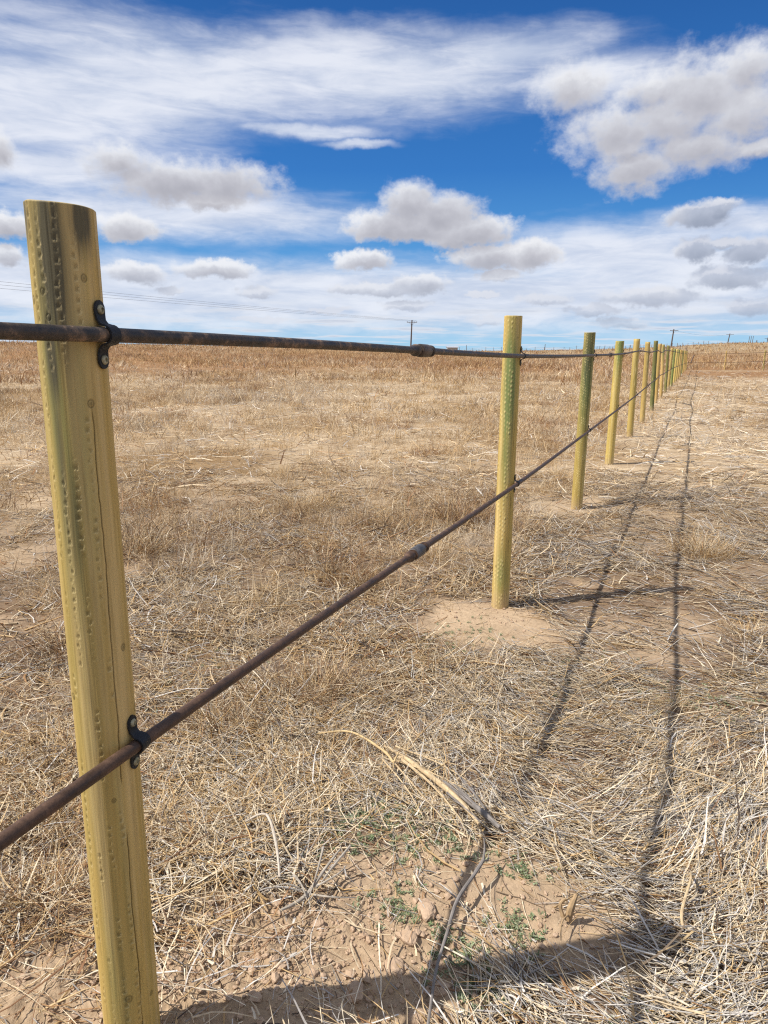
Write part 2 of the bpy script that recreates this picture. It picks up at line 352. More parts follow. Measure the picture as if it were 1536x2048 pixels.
def bare(x, y):
    w = np.zeros_like(x)
    wx = x + (fbm(x * 5, y * 5, 71, 3) - .5) * .35; wy = y + (fbm(x * 5, y * 5, 72, 3) - .5) * .35
    for bx, by, r, s in BARE:
        w = np.maximum(w, s * sstep(1.25, 0.6, np.hypot(wx - bx, wy - by) / r))
    n = fbm(x * 1.1, y * 1.1, 73, 4)
    rr = np.hypot(x, y)
    return np.clip(np.maximum(w, sstep(0.68, 0.76, n) * .7 * sstep(1.5, 3, rr) * sstep(25, 10, rr)), 0, 1)
def ground_z(x, y, fine=True):
    x = np.asarray(x, float); y = np.asarray(y, float)
    r = np.hypot(x, y); az = np.degrees(np.arctan2(x, y))
    z = 0.18 * sstep(42, 58, r) + 1.05 * sstep(58, 190, r)
    hill = np.interp(az, [-180, -30, 5, 12, 18, 22, 25, 30, 60, 180], [0, 0, 0, .5, 1.3, 2.2, 3.3, 4.0, 5.0, 0])
    z = z + hill * sstep(60, 300, r) + (fbm(x / 60, y / 60, 5, 3) - .5) * 0.5 * sstep(60, 150, r)
    z = z + (fbm(x / 2.2, y / 2.2, 3, 4) - .5) * 0.07 * sstep(.6, 3, r)
    for px, py, pz, *_ in POSTS[1:12]:
        d = np.hypot(x - px, y - py)
        k = sstep(0.7, 0.12, d)
        z = z * (1 - k) + (pz) * k
    z = z + np.interp(az, [-180, -60, -28, -14, -3, 6, 180], [0, 1.5, 1.35, .95, .50, 0, 0]) * sstep(42, 120, r)
    z = z + 0.10 * sstep(2.5, 1.6, r) * sstep(.35, .9, r)
    if fine:
        near = sstep(7, 2.0, r)
        z = z + (fbm(x * 9, y * 9, 21, 4) - .5) * 0.022 * near
        w = np.zeros_like(x)
        for bx, by, rr, s in ((-0.30, 1.32, .42, 1.), (-.6, 1.2, .35, 1.), (0.08, 1.40, .28, .7), (0.3, 1.55, .25, .35)):
            w = np.maximum(w, s * sstep(1.2, .5, np.hypot(x - bx, y - by) / rr))
        c = fbm(x * 34, y * 34, 31, 4); c2 = vnoise(x * 70, y * 70, 33)
        z = z + w * ((np.abs(c - .5) * 0.038 + sstep(.6, .85, c2) * .004) * sstep(.35, .6, fbm(x * 7, y * 7, 36, 2)) + (fbm(x * 12, y * 12, 35, 2) - .4) * .03)
    return z
def fit(x, y):
    """the near ground stands a little above z = 0: move a spot measured on z = 0 to where the raised ground is"""
    k = 1.0
    for _ in range(4): k = (EYE - float(ground_z(np.array([x * k]), np.array([y * k]), False)[0])) / EYE
    return x * k, y * k
def cover_col(x, y):
    """what covers the soil seen from further off: real colour of the dried growth"""
    r = np.hypot(x, y); az = np.degrees(np.arctan2(x, y))
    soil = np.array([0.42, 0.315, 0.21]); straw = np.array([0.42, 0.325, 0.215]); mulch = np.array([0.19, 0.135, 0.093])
    gold = np.array([0.29, 0.20, 0.11]); rust = np.array([0.27, 0.155, 0.075]); tan = np.array([0.33, 0.25, 0.155])
    b = bare(x, y)[:, None]
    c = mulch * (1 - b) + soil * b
    f = sstep(2.5, 10, r)[:, None]; n = fbm(x / 3.0, y / 3.0, 41, 4)[:, None]
    mid = straw * (1 - sstep(.4, .65, n)) + gold * sstep(.4, .65, n)
    c = c * (1 - f) + mid * f
    f2 = (sstep(38, 62, r + (fbm(x / 9, y / 9, 44, 3) - .5) * 30) * sstep(190, 120, r))[:, None]
    c = c * (1 - f2) + rust * f2 * 1.0
    f3 = sstep(90, 170, r)[:, None]; far = np.where((az > 8)[:, None], tan, gold * .9 + rust * .2)
    return c * (1 - f3) + far * f3

def build_ground():
    rs = [0.0, 0.3]
    while rs[-1] < 0.9: rs.append(rs[-1] + .05)
    while rs[-1] < 4: rs.append(rs[-1] + 0.0065 * max(1, rs[-1] / 2.0))
    while rs[-1] < 9000: rs.append(rs[-1] * (1.007 if rs[-1] < 12 else 1.018 if rs[-1] < 400 else 1.12))
    rs = np.array(rs)
    a1 = np.arange(-37, 37.01, 0.22); a2 = np.arange(40, 323, 4.0)
    A = np.radians(np.concatenate([a1, a2])); nA = len(A); nR = len(rs)
    RR, AA = np.meshgrid(rs[1:], A, indexing='ij')
    X = (RR * np.sin(AA)).ravel(); Y = (RR * np.cos(AA)).ravel(); Z = ground_z(X, Y)
    V = np.stack([X, Y, Z], 1); V = np.vstack([V, [[0, 0, float(ground_z(np.array([0.]), np.array([0.]))[0])]]])
    i = np.arange(nR - 2)[:, None]; j = np.arange(nA)[None, :]; jn = (j + 1) % nA
    F = np.stack([i * nA + j, i * nA + jn, (i + 1) * nA + jn, (i + 1) * nA + j], -1).reshape(-1, 4)
    F = F[:, ::-1]
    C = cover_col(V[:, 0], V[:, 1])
    c = len(V) - 1
    T = np.array([(c, (k + 1) % nA, k, k) for k in range(0)] or np.zeros((0, 4)), int)
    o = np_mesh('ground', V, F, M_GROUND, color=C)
    tag(o, kind='structure'); o['label'] = 'dry sandy ground of the pasture rolling up to a low hill'
    return o
ground = build_ground()
print('ground', len(ground.data.vertices))

# ------------------------------------------------------------------ stalks, blades
PAL = {
 'straw': [(0.76, 0.645, 0.465), (0.66, 0.54, 0.37), (0.82, 0.725, 0.56), (0.58, 0.46, 0.305), (0.71, 0.575, 0.385)],
 'grey': [(0.60, 0.56, 0.51), (0.45, 0.415, 0.38), (0.72, 0.68, 0.62), (0.32, 0.295, 0.265)],
 'gold': [(0.60, 0.42, 0.21), (0.51, 0.34, 0.16), (0.67, 0.50, 0.28), (0.40, 0.265, 0.12)],
 'rust': [(0.36, 0.20, 0.095), (0.27, 0.145, 0.075), (0.43, 0.25, 0.12), (0.20, 0.11, 0.06)],
 'dark': [(0.12, 0.085, 0.06), (0.085, 0.06, 0.045), (0.17, 0.125, 0.085)],
 'green': [(0.21, 0.27, 0.13), (0.28, 0.33, 0.19), (0.17, 0.22, 0.11), (0.34, 0.38, 0.25)],
}
KEYS = list(PAL)
def pick_colors(n, weights, var=0.18):
    """weights (n,6) or dict"""
    if isinstance(weights, dict):
        w = np.array([weights.get(k, 0) for k in KEYS], float); w = np.tile(w / w.sum(), (n, 1))
    else: w = weights / weights.sum(1, keepdims=True)
    u = rng.random(n)[:, None]; idx = (u > np.cumsum(w, 1)).sum(1).clip(0, len(KEYS) - 1)
    out = np.zeros((n, 3))
    for i, k in enumerate(KEYS):
        m = idx == i; p = np.array(PAL[k]); out[m] = p[rng.integers(0, len(p), m.sum())]
    return out * (1 + (rng.random((n, 1)) - .5) * 2 * var)
def blades(P, head, length, elev, curl, bend, width, color, K=4, sides=2, flat=True):
    """arrays -> vertices, faces, colours of many tapering stalks"""
    n = len(P)
    t = np.linspace(0, 1, K)[None, :]
    e = elev[:, None] + curl[:, None] * t; h = head[:, None] + bend[:, None] * (t - .5) + (rng.random((n, K)) - .5) * 0.25
    d = np.stack([np.cos(e) * np.sin(h), np.cos(e) * np.cos(h), np.sin(e)], -1) * (length[:, None] / (K - 1))[..., None]
    pos = np.concatenate([np.zeros((n, 1, 3)), np.cumsum(d[:, :-1], 1)], 1) + P[:, None, :]
    side = np.stack([np.cos(h), -np.sin(h), np.zeros_like(h)], -1)
    dn = d / np.linalg.norm(d, axis=-1, keepdims=True); upv = np.cross(side, dn)
    w = (width[:, None] * (1 - 0.6 * t ** 1.5))[..., None] * 0.5
    if sides == 2:
        ro = rng.random((n, 1, 1)) * math.pi if not flat else (rng.random((n, 1, 1)) - .5) * 1.6
        sv = side * np.cos(ro) + upv * np.sin(ro)
        V = np.stack([pos - sv * w, pos + sv * w], 2)
        S = 2
        b = (np.arange(n) * K * 2)[:, None] + (np.arange(K - 1) * 2)[None, :]
        F = np.stack([b, b + 1, b + 3, b + 2], -1).reshape(-1, 4)
    else:
        S = 3; rs = []
        for q in range(3):
            a = 2 * math.pi * q / 3 + 0.5; rs.append(pos + (side * math.cos(a) + upv * math.sin(a)) * w)
        V = np.stack(rs, 2)
        b = (np.arange(n) * K * 3)[:, None, None] + (np.arange(K - 1) * 3)[None, :, None]; q = np.arange(3)[None, None, :]; qn = (q + 1) % 3
        F = np.stack([b + q, b + qn, b + 3 + qn, b + 3 + q], -1).reshape(-1, 4)
    C = np.repeat(color, K * S, axis=0)
    return V.reshape(-1, 3), F, C
def merge(parts):
    V = []; F = []; C = []; o = 0
    for v, f, c in parts: V.append(v); F.append(f + o); C.append(c); o += len(v)
    return np.vstack(V), np.vstack(F), np.vstack(C)
def sample(n, r0, r1, azlim=40, power=1.0):
    """points between two radii, even per area when power=1, thinning with distance below that"""
    u = rng.random(n); k = 1 + power
    r = (r0 ** k + u * (r1 ** k - r0 ** k)) ** (1 / k); a = np.radians((rng.random(n) * 2 - 1) * azlim)
    return r * np.sin(a), r * np.cos(a), r
FDx, FDy = FD.x, FD.y
def side_of(x, y):      # metres to the right of the fence line
    return (x + 0.507) * FN.x + (y - 1.152) * FN.y

def litter(n, r0, r1, K, sides, power, wmul=1.0, lmul=1.0, azlim=42, fi=None, fo=None):
    x, y, r = sample(n, r0, r1, azlim, power)
    keep = rng.random(n) > bare(x, y) * 0.975
    if fi: keep &= rng.random(n) < sstep(r0, fi, r)      # zones fade into each other
    if fo: keep &= rng.random(n) < sstep(r1, fo, r)
    # thin and thick patches of cover
    cov = fbm(x * 2.3, y * 2.3, 81, 3); cov = .6 * cov + .4 * fbm(x * 7, y * 7, 82, 3); keep &= rng.random(n) < 0.22 + 1.6 * sstep(.36, .60, cov)
    keep &= ~((side_of(x, y) < -.25) & (rng.random(n) < .25 + .45 * sstep(.5, .62, fbm(x * 1.1, y * 1.1, 99, 3))))
    x, y, r = x[keep], y[keep], r[keep]; n = len(x)
    t = side_of(x, y)
    ridge = fbm(x * 1.2, y * 1.2, 83, 3)
    # lie of the straw: a slowly turning field, strongest on the mown side
    base = math.pi / 2 + 0.35 + (fbm(x * .9, y * .9, 85, 3) - .5) * 3.2
    spread = np.where(t > .3, .55, 1.2)
    head = base + rng.normal(0, 1, n) * spread + (rng.random(n) < .5) * math.pi
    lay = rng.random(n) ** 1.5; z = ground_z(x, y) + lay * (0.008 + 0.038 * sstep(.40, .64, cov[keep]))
    length = (0.05 + rng.gamma(2.0, 0.037, n)).clip(.035, .32) * lmul
    elev = rng.normal(0.03, 0.14, n) + (rng.random(n) < .06) * rng.random(n) * .8
    curl = rng.normal(-0.08, 0.35, n)
    bend = rng.normal(0, .6, n)
    width = (0.0012 + rng.gamma(1.3, 0.0011, n)).clip(.001, .0065) * wmul
    tt = fbm(x * 1.6, y * 1.6, 87, 3)
    W = np.zeros((n, 6))
    W[:, 0] = 1.1; W[:, 1] = np.where(t > 0, .55, .35) + sstep(.5, .7, tt) * .8; W[:, 2] = .35 + .4 * (t < 0); W[:, 3] = .12 + .45 * (t < 0) * sstep(.4, .6, ridge); W[:, 4] = .10
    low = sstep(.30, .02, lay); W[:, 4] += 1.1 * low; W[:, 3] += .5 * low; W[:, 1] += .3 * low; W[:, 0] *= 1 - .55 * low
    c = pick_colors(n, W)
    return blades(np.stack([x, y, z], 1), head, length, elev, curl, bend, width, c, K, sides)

def patch_w(x, y):
    """patches of different growth across the field: pale straw, golden, rusty, weathered grey"""
    a = fbm(x / 2.6, y / 4.0, 191, 4); b = fbm(x / 5.0, y / 6.5, 193, 4); r = np.hypot(x, y)
    W = np.zeros((len(x), 6)); W[:, 0] = .25 + 1.6 * sstep(.42, .6, a); W[:, 1] = .12 + .8 * sstep(.55, .7, a); W[:, 2] = .35 + 1.3 * sstep(.45, .6, b)
    W[:, 3] = .06 + 1.9 * sstep(.54, .36, a) * sstep(.55, .40, b) + .7 * sstep(28, 45, r) * (side_of(x, y) < 0); W[:, 4] = .05 + .45 * sstep(.48, .34, a); return W
def tufts(nt, r0, r1, per, hgt, wid, azlim=42, power=1.0, lo=None, weights=None, K=4, sel=None, spread=.06):
    x, y, r = sample(nt, r0, r1, azlim, power)
    keep = rng.random(nt) > bare(x, y)
    if sel is not None: keep &= sel(x, y, r)
    x, y, r = x[keep], y[keep], r[keep]; nt = len(x)
    sz = (0.5 + rng.random(nt)) 
    X = np.repeat(x, per) + rng.normal(0, spread, nt * per) * np.repeat(sz, per); Y = np.repeat(y, per) + rng.normal(0, spread, nt * per) * np.repeat(sz, per)
    n = len(X); S = np.repeat(sz, per)
    head = rng.random(n) * 2 * math.pi
    elev = np.radians(rng.normal(58, 20, n)).clip(.15, 1.5)
    wts = weights if weights is not None else dict(straw=.8, gold=1, rust=.4, grey=.25, dark=.1)
    if callable(wts): w_ = wts(x, y); tc = pick_colors(nt, w_); bc = pick_colors(n, np.repeat(w_, per, 0))
    else: tc = pick_colors(nt, wts); bc = pick_colors(n, wts)
    c = np.repeat(tc, per, 0) * .55 + bc * .45
    return blades(np.stack([X, Y, ground_z(X, Y) - .004], 1), head, hgt * S * (0.5 + rng.random(n) * .8), elev, rng.normal(-.5, .45, n), rng.normal(0, .5, n), wid * (0.6 + rng.random(n) * .8), c, K, 2, False)

def stuff(name, parts, material, label, cat):
    V, F, C = merge(parts)
    o = np_mesh(name, V, F, material, color=C, smooth=False); tag(o, label, cat, kind='stuff'); print(name, len(F)); return o

left = lambda x, y, r: side_of(x, y) < -.15
right = lambda x, y, r: side_of(x, y) > .1
patchy = lambda x, y, r: (fbm(x * .8, y * .8, 91, 3) > .5) & ((side_of(x, y) < -.2) | (rng.random(len(x)) < .12))
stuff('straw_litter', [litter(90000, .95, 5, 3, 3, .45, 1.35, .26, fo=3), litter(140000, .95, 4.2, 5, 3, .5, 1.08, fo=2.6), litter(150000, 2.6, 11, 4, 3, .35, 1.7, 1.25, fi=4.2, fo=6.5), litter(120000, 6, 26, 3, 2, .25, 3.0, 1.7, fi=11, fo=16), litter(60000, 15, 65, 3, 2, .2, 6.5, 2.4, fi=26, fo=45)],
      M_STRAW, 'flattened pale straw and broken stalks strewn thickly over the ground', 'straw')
stuff('dry_grass', [
    tufts(750, 1.3, 8, 42, .12, .0018, sel=patchy),
    tufts(1500, 1.5, 9, 46, .085, .0020, power=.9, spread=.05, sel=lambda x, y, r: left(x, y, r) & (fbm(x * 1.1, y * 1.1, 99, 3) > .47), weights=patch_w),
    tufts(900, 2.2, 12, 34, .10, .0024, power=.8, spread=.07, sel=lambda x, y, r: (side_of(x, y) > -.6) & (fbm(x * .9, y * .9, 98, 3) > .55), weights=patch_w),
    tufts(2300, 4, 18, 30, .15, .0034, power=.7, sel=lambda x, y, r: left(x, y, r) & (fbm(x * .55, y * .55, 92, 3) > .44), weights=patch_w),
    tufts(800, 6, 30, 20, .12, .0045, sel=lambda x, y, r: right(x, y, r) & (fbm(x * .6, y * .6, 93, 3) > .55), weights=dict(straw=1.2, gold=.7, grey=.4)),
    tufts(9500, 12, 48, 13, .19, .0105, power=.6, sel=lambda x, y, r: ((side_of(x, y) < -.3) & (fbm(x * .35, y * .35, 97, 4) > .40)) | (rng.random(len(x)) < .22), spread=.12, K=3, weights=patch_w)],
      M_STRAW, 'standing tufts of dry golden grass growing across the pasture', 'grass')
stuff('rust_weeds', [
    tufts(260, 3.5, 14, 40, .16, .0026, sel=lambda x, y, r: left(x, y, r) & (fbm(x * .5, y * .5, 95, 3) > .56), weights=dict(rust=1, gold=.35, dark=.2)),
    tufts(7000, 32, 115, 11, .38, .035, power=.4, spread=.35, K=3, sel=lambda x, y, r: ((side_of(x, y) < -1) | (y > 57)) & (rng.random(len(x)) < sstep(32, 62, r + (fbm(x / 8, y / 8, 197, 3) - .5) * 45)), weights=lambda x, y: np.stack([.12 + .9 * sstep(.45, .65, fbm(x / 9, y / 9, 198, 3)), .04 + 0 * x, .6 + 1.2 * sstep(.4, .65, fbm(x / 12, y / 12, 199, 3)), 1.0 + 0 * x, .08 + 0 * x, 0 * x], 1)),
    tufts(4200, 110, 330, 9, .45, .09, power=.3, spread=.8, K=3, weights=dict(rust=1.2, gold=1.0, straw=.1)),
    tufts(460, 3.5, 30, 110, .21, .0042, power=.8, spread=.17, sel=lambda x, y, r: left(x, y, r) & (fbm(x / 2.2, y / 2.8, 201, 3) > .47), weights=dict(rust=1, gold=.6, dark=.5, straw=.1))],
      M_STRAW, 'reddish brown dried weeds standing in a band across the far field', 'weeds')

def weeds():
    spots = [(0.05, 2.05, .22, 260), (-.12, 1.95, .15, 120), (.2, 1.9, .14, 110), (.95, 2.95, .3, 260), (1.3, 2.9, .2, 90), (1.55, 2.75, .2, 130), (.05, 1.62, .07, 60), (.2, 1.48, .09, 70), (.35, 1.55, .08, 60), (.42, 1.78, .06, 40), (.25, 1.36, .08, 60), (-.55, 2.2, .3, 90), (.3, 3.3, .25, 110), (-.9, 3.1, .4, 120), (.5, 3.55, .2, 60), (.62, 1.3, .1, 35), (.8, 1.5, .12, 30)]
    P = []
    for x, y, s, k in spots:
        x, y = fit(x, y); k = int(k * .55)
        P.append(np.stack([x + rng.normal(0, s * .55, k), y + rng.normal(0, s * .55, k)], 1))
    P = np.vstack(P); per = 14; n = len(P) * per
    X = np.repeat(P[:, 0], per) + rng.normal(0, .005, n); Y = np.repeat(P[:, 1], per) + rng.normal(0, .005, n)
    return blades(np.stack([X, Y, ground_z(X, Y) + rng.random(n) * .009], 1), rng.random(n) * 6.28, .004 + rng.random(n) * .008, rng.random(n) * 1.0, rng.normal(-.3, .3, n), rng.normal(0, .3, n),
                  .0028 + rng.random(n) * .002, pick_colors(n, dict(green=1)), 3, 2)
stuff('green_groundcover', [weeds()], M_LEAF, 'tiny grey green seedlings creeping over bare soil between the straw', 'groundcover')

ICO_V = None
def ico():
    global ICO_V
    if ICO_V is None:
        import bmesh
        bm = bmesh.new(); bmesh.ops.create_icosphere(bm, subdivisions=1, radius=1)
        ICO_V = (np.array([v.co[:] for v in bm.verts]), np.array([[v.index for v in f.verts] for f in bm.faces])); bm.free()
    return ICO_V
def crumbs():
    v0, f0 = ico(); n = 5200
    x = np.concatenate([rng.normal(-.25, .33, 3200), rng.uniform(-.3, .9, 1500), rng.normal(.7, .3, 500)]); y = np.concatenate([rng.normal(1.38, .16, 3200), rng.uniform(1.2, 1.9, 1500), rng.normal(3.82, .2, 500)])
    k = rng.random(n) < bare(x, y) + .05; x, y = x[k], y[k]; n = len(x)
    s = (.0012 + rng.gamma(1.1, .0019, n)).clip(.001, .012)
    V = v0[None] * (1 + rng.normal(0, .17, (n, len(v0), 1))) * s[:, None, None] * np.array([1, 1, .75])
    V = V * (1 + rng.normal(0, .15, (n, 1, 3))) + np.stack([x, y, ground_z(x, y) + s * .3], 1)[:, None]
    F = f0[None] + (np.arange(n) * len(v0))[:, None, None]
    o = np_mesh('loose_soil', V.reshape(-1, 3), F.reshape(-1, 3), M_SOIL, smooth=False)
    tag(o, 'crumbs of loose sandy soil scattered on the bare patches by the posts', 'soil', kind='stuff')
crumbs()

# ------------------------------------------------------------------ fence posts
def post_mesh(name, base, top, r, parent, seed, nT, dz, style):
    """treated round post: relief of the incisor marks, checks and knots is real geometry"""
    rg = np.random.default_rng(seed)
    zb, zt = base[2] - 0.25, top[2]
    nz = int((zt - zb) / dz) + 1
    th = np.linspace(0, 2 * math.pi, nT, endpoint=False); zz = np.linspace(zb, zt, nz)
    Z, T = np.meshgrid(zz, th, indexing='ij')
    h = Z - base[2]; L = zt - base[2]
    rad = r * (1.03 - 0.05 * h / L) * (1 + (fbm(T * 1.1 + 3 * seed, Z * 2.2, seed, 3) - .5) * .014)
    # keep the noise seamless round the post
    blend = sstep(5.6, 6.283, T); rad = rad * (1 - blend) + blend * rad[:, :1]
    ang = np.degrees(T); ang = (ang + 180) % 360 - 180
    tan = np.array([0.50, 0.345, 0.100]); lt = np.array([0.60, 0.435, 0.175]); grn = np.array([0.20, 0.235, 0.08]); drk = np.array([0.085, 0.08, 0.05])
    n1 = fbm(T * 2.2 + seed, Z * 1.1, seed + 3, 4)[..., None]; n2 = fbm(T * 9 + seed, Z * 2.5, seed + 4, 4)[..., None]
    C = tan + (lt - tan) * sstep(.4, .7, n1)
    gm = np.zeros_like(T)
    for (a0, aw, h0, hw, s) in style.get('green', []):
        gm = np.maximum(gm, s * np.exp(-(((ang - a0 + 180) % 360 - 180) / aw) ** 2 - ((h - h0) / hw) ** 2))
    gm = gm * (0.5 + 1.0 * fbm(T * 5, Z * 4, seed + 6, 4)) + 0.16 * sstep(.5, .8, fbm(T * 3, Z * 3, seed + 8, 3))
    gm = np.clip(gm, 0, 1)[..., None]
    C = C * (1 - gm) + grn * gm
    dm = np.zeros_like(T)
    for (a0, aw, h0, hw, s) in style.get('dark', []):
        dm = np.maximum(dm, s * np.exp(-(((ang - a0 + 180) % 360 - 180) / aw) ** 2 - ((h - h0) / hw) ** 2))
    dm = np.clip(dm * (0.35 + 1.3 * fbm(T * 12, Z * 3.5, seed + 7, 5)), 0, .92)[..., None]
    C = C * (1 - dm) + drk * dm
    C = C * style.get('tone', 1.0) * np.array([1, 1 + .06 * np.sin(seed), 1])
    soil_ = (sstep(.16, .0, h + (fbm(T * 3, Z * 8, seed + 40, 3) - .5) * .12) * .55)[..., None]; C = C * (1 - soil_) + np.array([.40, .29, .19]) * soil_
    disp = np.zeros_like(T)
    # incisor marks in upright columns
    step = style.get('step', .0165)
    for ci, a0 in enumerate(style['cols']):
        ac = a0 + 3.0 * np.sin(Z * 1.7 + ci) + 1.2 * np.sin(Z * 9 + ci * 2)
        dl = ((ang - ac + 180) % 360 - 180) / 180 * math.pi * r
        ph = (Z + ci * .007) / step; k = np.floor(ph); fz = (ph - k) - .5
        jit = _h(k, np.full_like(k, ci), seed) ; jx = (_h(k, np.full_like(k, ci + 50), seed) - .5) * .004
        amp = .25 + 1.1 * sstep(.3, .7, vnoise(Z * 14, Z * 0 + ci * 5, seed + 20))
        size = (.3 + .7 * jit) * amp; fine_ = style.get('fine', False)
        if fine_:      # small ragged ticks, torn fibre standing up beside them
            rag = (vnoise(T * 70, Z * 500, seed + 21) - .5) * .0035; ragz = (vnoise(T * 90, Z * 300, seed + 22) - .5) * .35
            ex = (dl - jx + rag) / (.0034 * (0.45 + .8 * jit)); ez = (fz + ragz) / (.16 + .14 * jit)
            m = np.exp(-(ex ** 4 + ez ** 4)) * np.clip(size * 1.5 - .35, 0, 1)
            lip = np.exp(-(((dl - jx - .0032 + rag) / .0011) ** 2) - (ez / 1.2) ** 2) * np.clip(size * 1.5 - .35, 0, 1)
            lip = np.maximum(lip, np.exp(-(ex ** 4) - ((fz + ragz * .3 + .30) / .07) ** 2) * np.clip(size - .2, 0, 1))
            disp += -.0008 * m + .0007 * lip
            C = C * (1 - .32 * np.clip(m, 0, 1)[..., None]); q = (.45 * np.clip(lip, 0, 1))[..., None]; C = C * (1 - q) + np.array([.80, .64, .32]) * q
        else:          # rounder raised dimples
            m = np.exp(-((dl - jx) / .0046) ** 2 - (fz / .24) ** 2) * size
            ed = np.exp(-((dl - jx - .004) / .003) ** 2 - ((fz + .2) / .2) ** 2) * size
            disp += .0016 * m - .0008 * ed
            q = (.7 * np.clip(m, 0, 1))[..., None]; C = C * (1 - q) + np.array([.80, .66, .30]) * q; C = C * (1 - .3 * np.clip(ed, 0, 1)[..., None])
    # checks (drying cracks)
    for (a0, slope, h0, h1, wdt) in style.get('cracks', []):
        ac = a0 + slope * h + 1.3 * np.sin(h * 7) + .9 * np.sin(h * 23 + 1) + (vnoise(h * 60, h * 0, seed + 9) - .5) * 1.6
        dl = np.abs((ang - ac + 180) % 360 - 180) / 180 * math.pi * r
        on = sstep(h0, h0 + .1, h) * sstep(h1, h1 - .1, h) * sstep(.22, .4, vnoise(h * 9, h * 0 + 3, seed + 5))
        m = np.exp(-(dl / wdt) ** 2) * on; disp += -.004 * m; C = C * (1 - .8 * m[..., None])
    for _ in range(style.get('knots', 6)):
        a0 = rg.uniform(-150, 60); h0 = rg.uniform(.1, L - .1); kr = rg.uniform(.003, .0058)
        dl = ((ang - a0 + 180) % 360 - 180) / 180 * math.pi * r; q = np.sqrt(dl ** 2 + ((h - h0) * .8) ** 2) / kr
        core = sstep(.8, .4, q); ring = np.exp(-((q - 1) / .22) ** 2)
        C = C * (1 - .45 * core[..., None]) * (1 - .62 * ring[..., None]); disp += -.0008 * ring
    disp += (fbm(T * 16, Z * 9, seed + 11, 3) - .5) * .0006
    rad = rad + disp
    f = (Z - base[2]) / L
    CX = base[0] + (top[0] - base[0]) * f; CY = base[1] + (top[1] - base[1]) * f
    X = CX + rad * np.cos(T); Y = CY + rad * np.sin(T)
    V = np.stack([X, Y, Z], -1)
    tilt = style.get('tilt', (0, 0)); d_ = (X[-1] - top[0]) * tilt[0] + (Y[-1] - top[1]) * tilt[1]
    wgt = sstep(L - .12, L, h); V[..., 2] += wgt * d_[None, :] + wgt * (vnoise(3 + 1.6 * np.cos(T), 3 + 1.6 * np.sin(T), seed)[-1] - .5)[None, :] * .004
    V = V.reshape(-1, 3); Cc = C.reshape(-1, 3)
    i = np.arange(nz - 1)[:, None]; j = np.arange(nT)[None]; jn = (j + 1) % nT
    F = np.stack([i * nT + j, i * nT + jn, (i + 1) * nT + jn, (i + 1) * nT + j], -1).reshape(-1, 4)
    # end grain: rings running in to the heart
    last = (nz - 1) * nT; rimv = V[last:last + nT]; ctr = rimv.mean(0); off = len(V); VV = [V]; CC = [Cc]; FF = [F]; prev = last
    rings = 10 if nT > 60 else 3
    for q in range(1, rings + 1):
        s = 1 - q / (rings + .3); nv = ctr + (rimv - ctr) * s; nv = nv + np.array([0, 0, .0015 if q == 1 else .001 * (q % 2)])
        if q == 1: nv = ctr + (rimv - ctr) * .965 + np.array([0, 0, .0015])
        VV.append(nv); CC.append(np.tile(np.array([.42, .33, .17]) * (1 if q % 2 else .75), (nT, 1)))
        k = np.arange(nT); FF.append(np.stack([prev + k, prev + (k + 1) % nT, off + (k + 1) % nT, off + k], -1)); prev = off; off += nT
    VV.append(ctr[None] + [0, 0, .001]); CC.append(np.array([[.3, .22, .1]])); k = np.arange(nT)
    FF.append(np.stack([prev + k, prev + (k + 1) % nT, np.full(nT, off), np.full(nT, off)], -1)[:0])
    V = np.vstack(VV); C = np.clip(np.vstack(CC), .01, .9); F = np.vstack(FF)
    o = np_mesh(name, V, F, M_WOOD, parent, color=C)
    # close the heart with one face
    return o

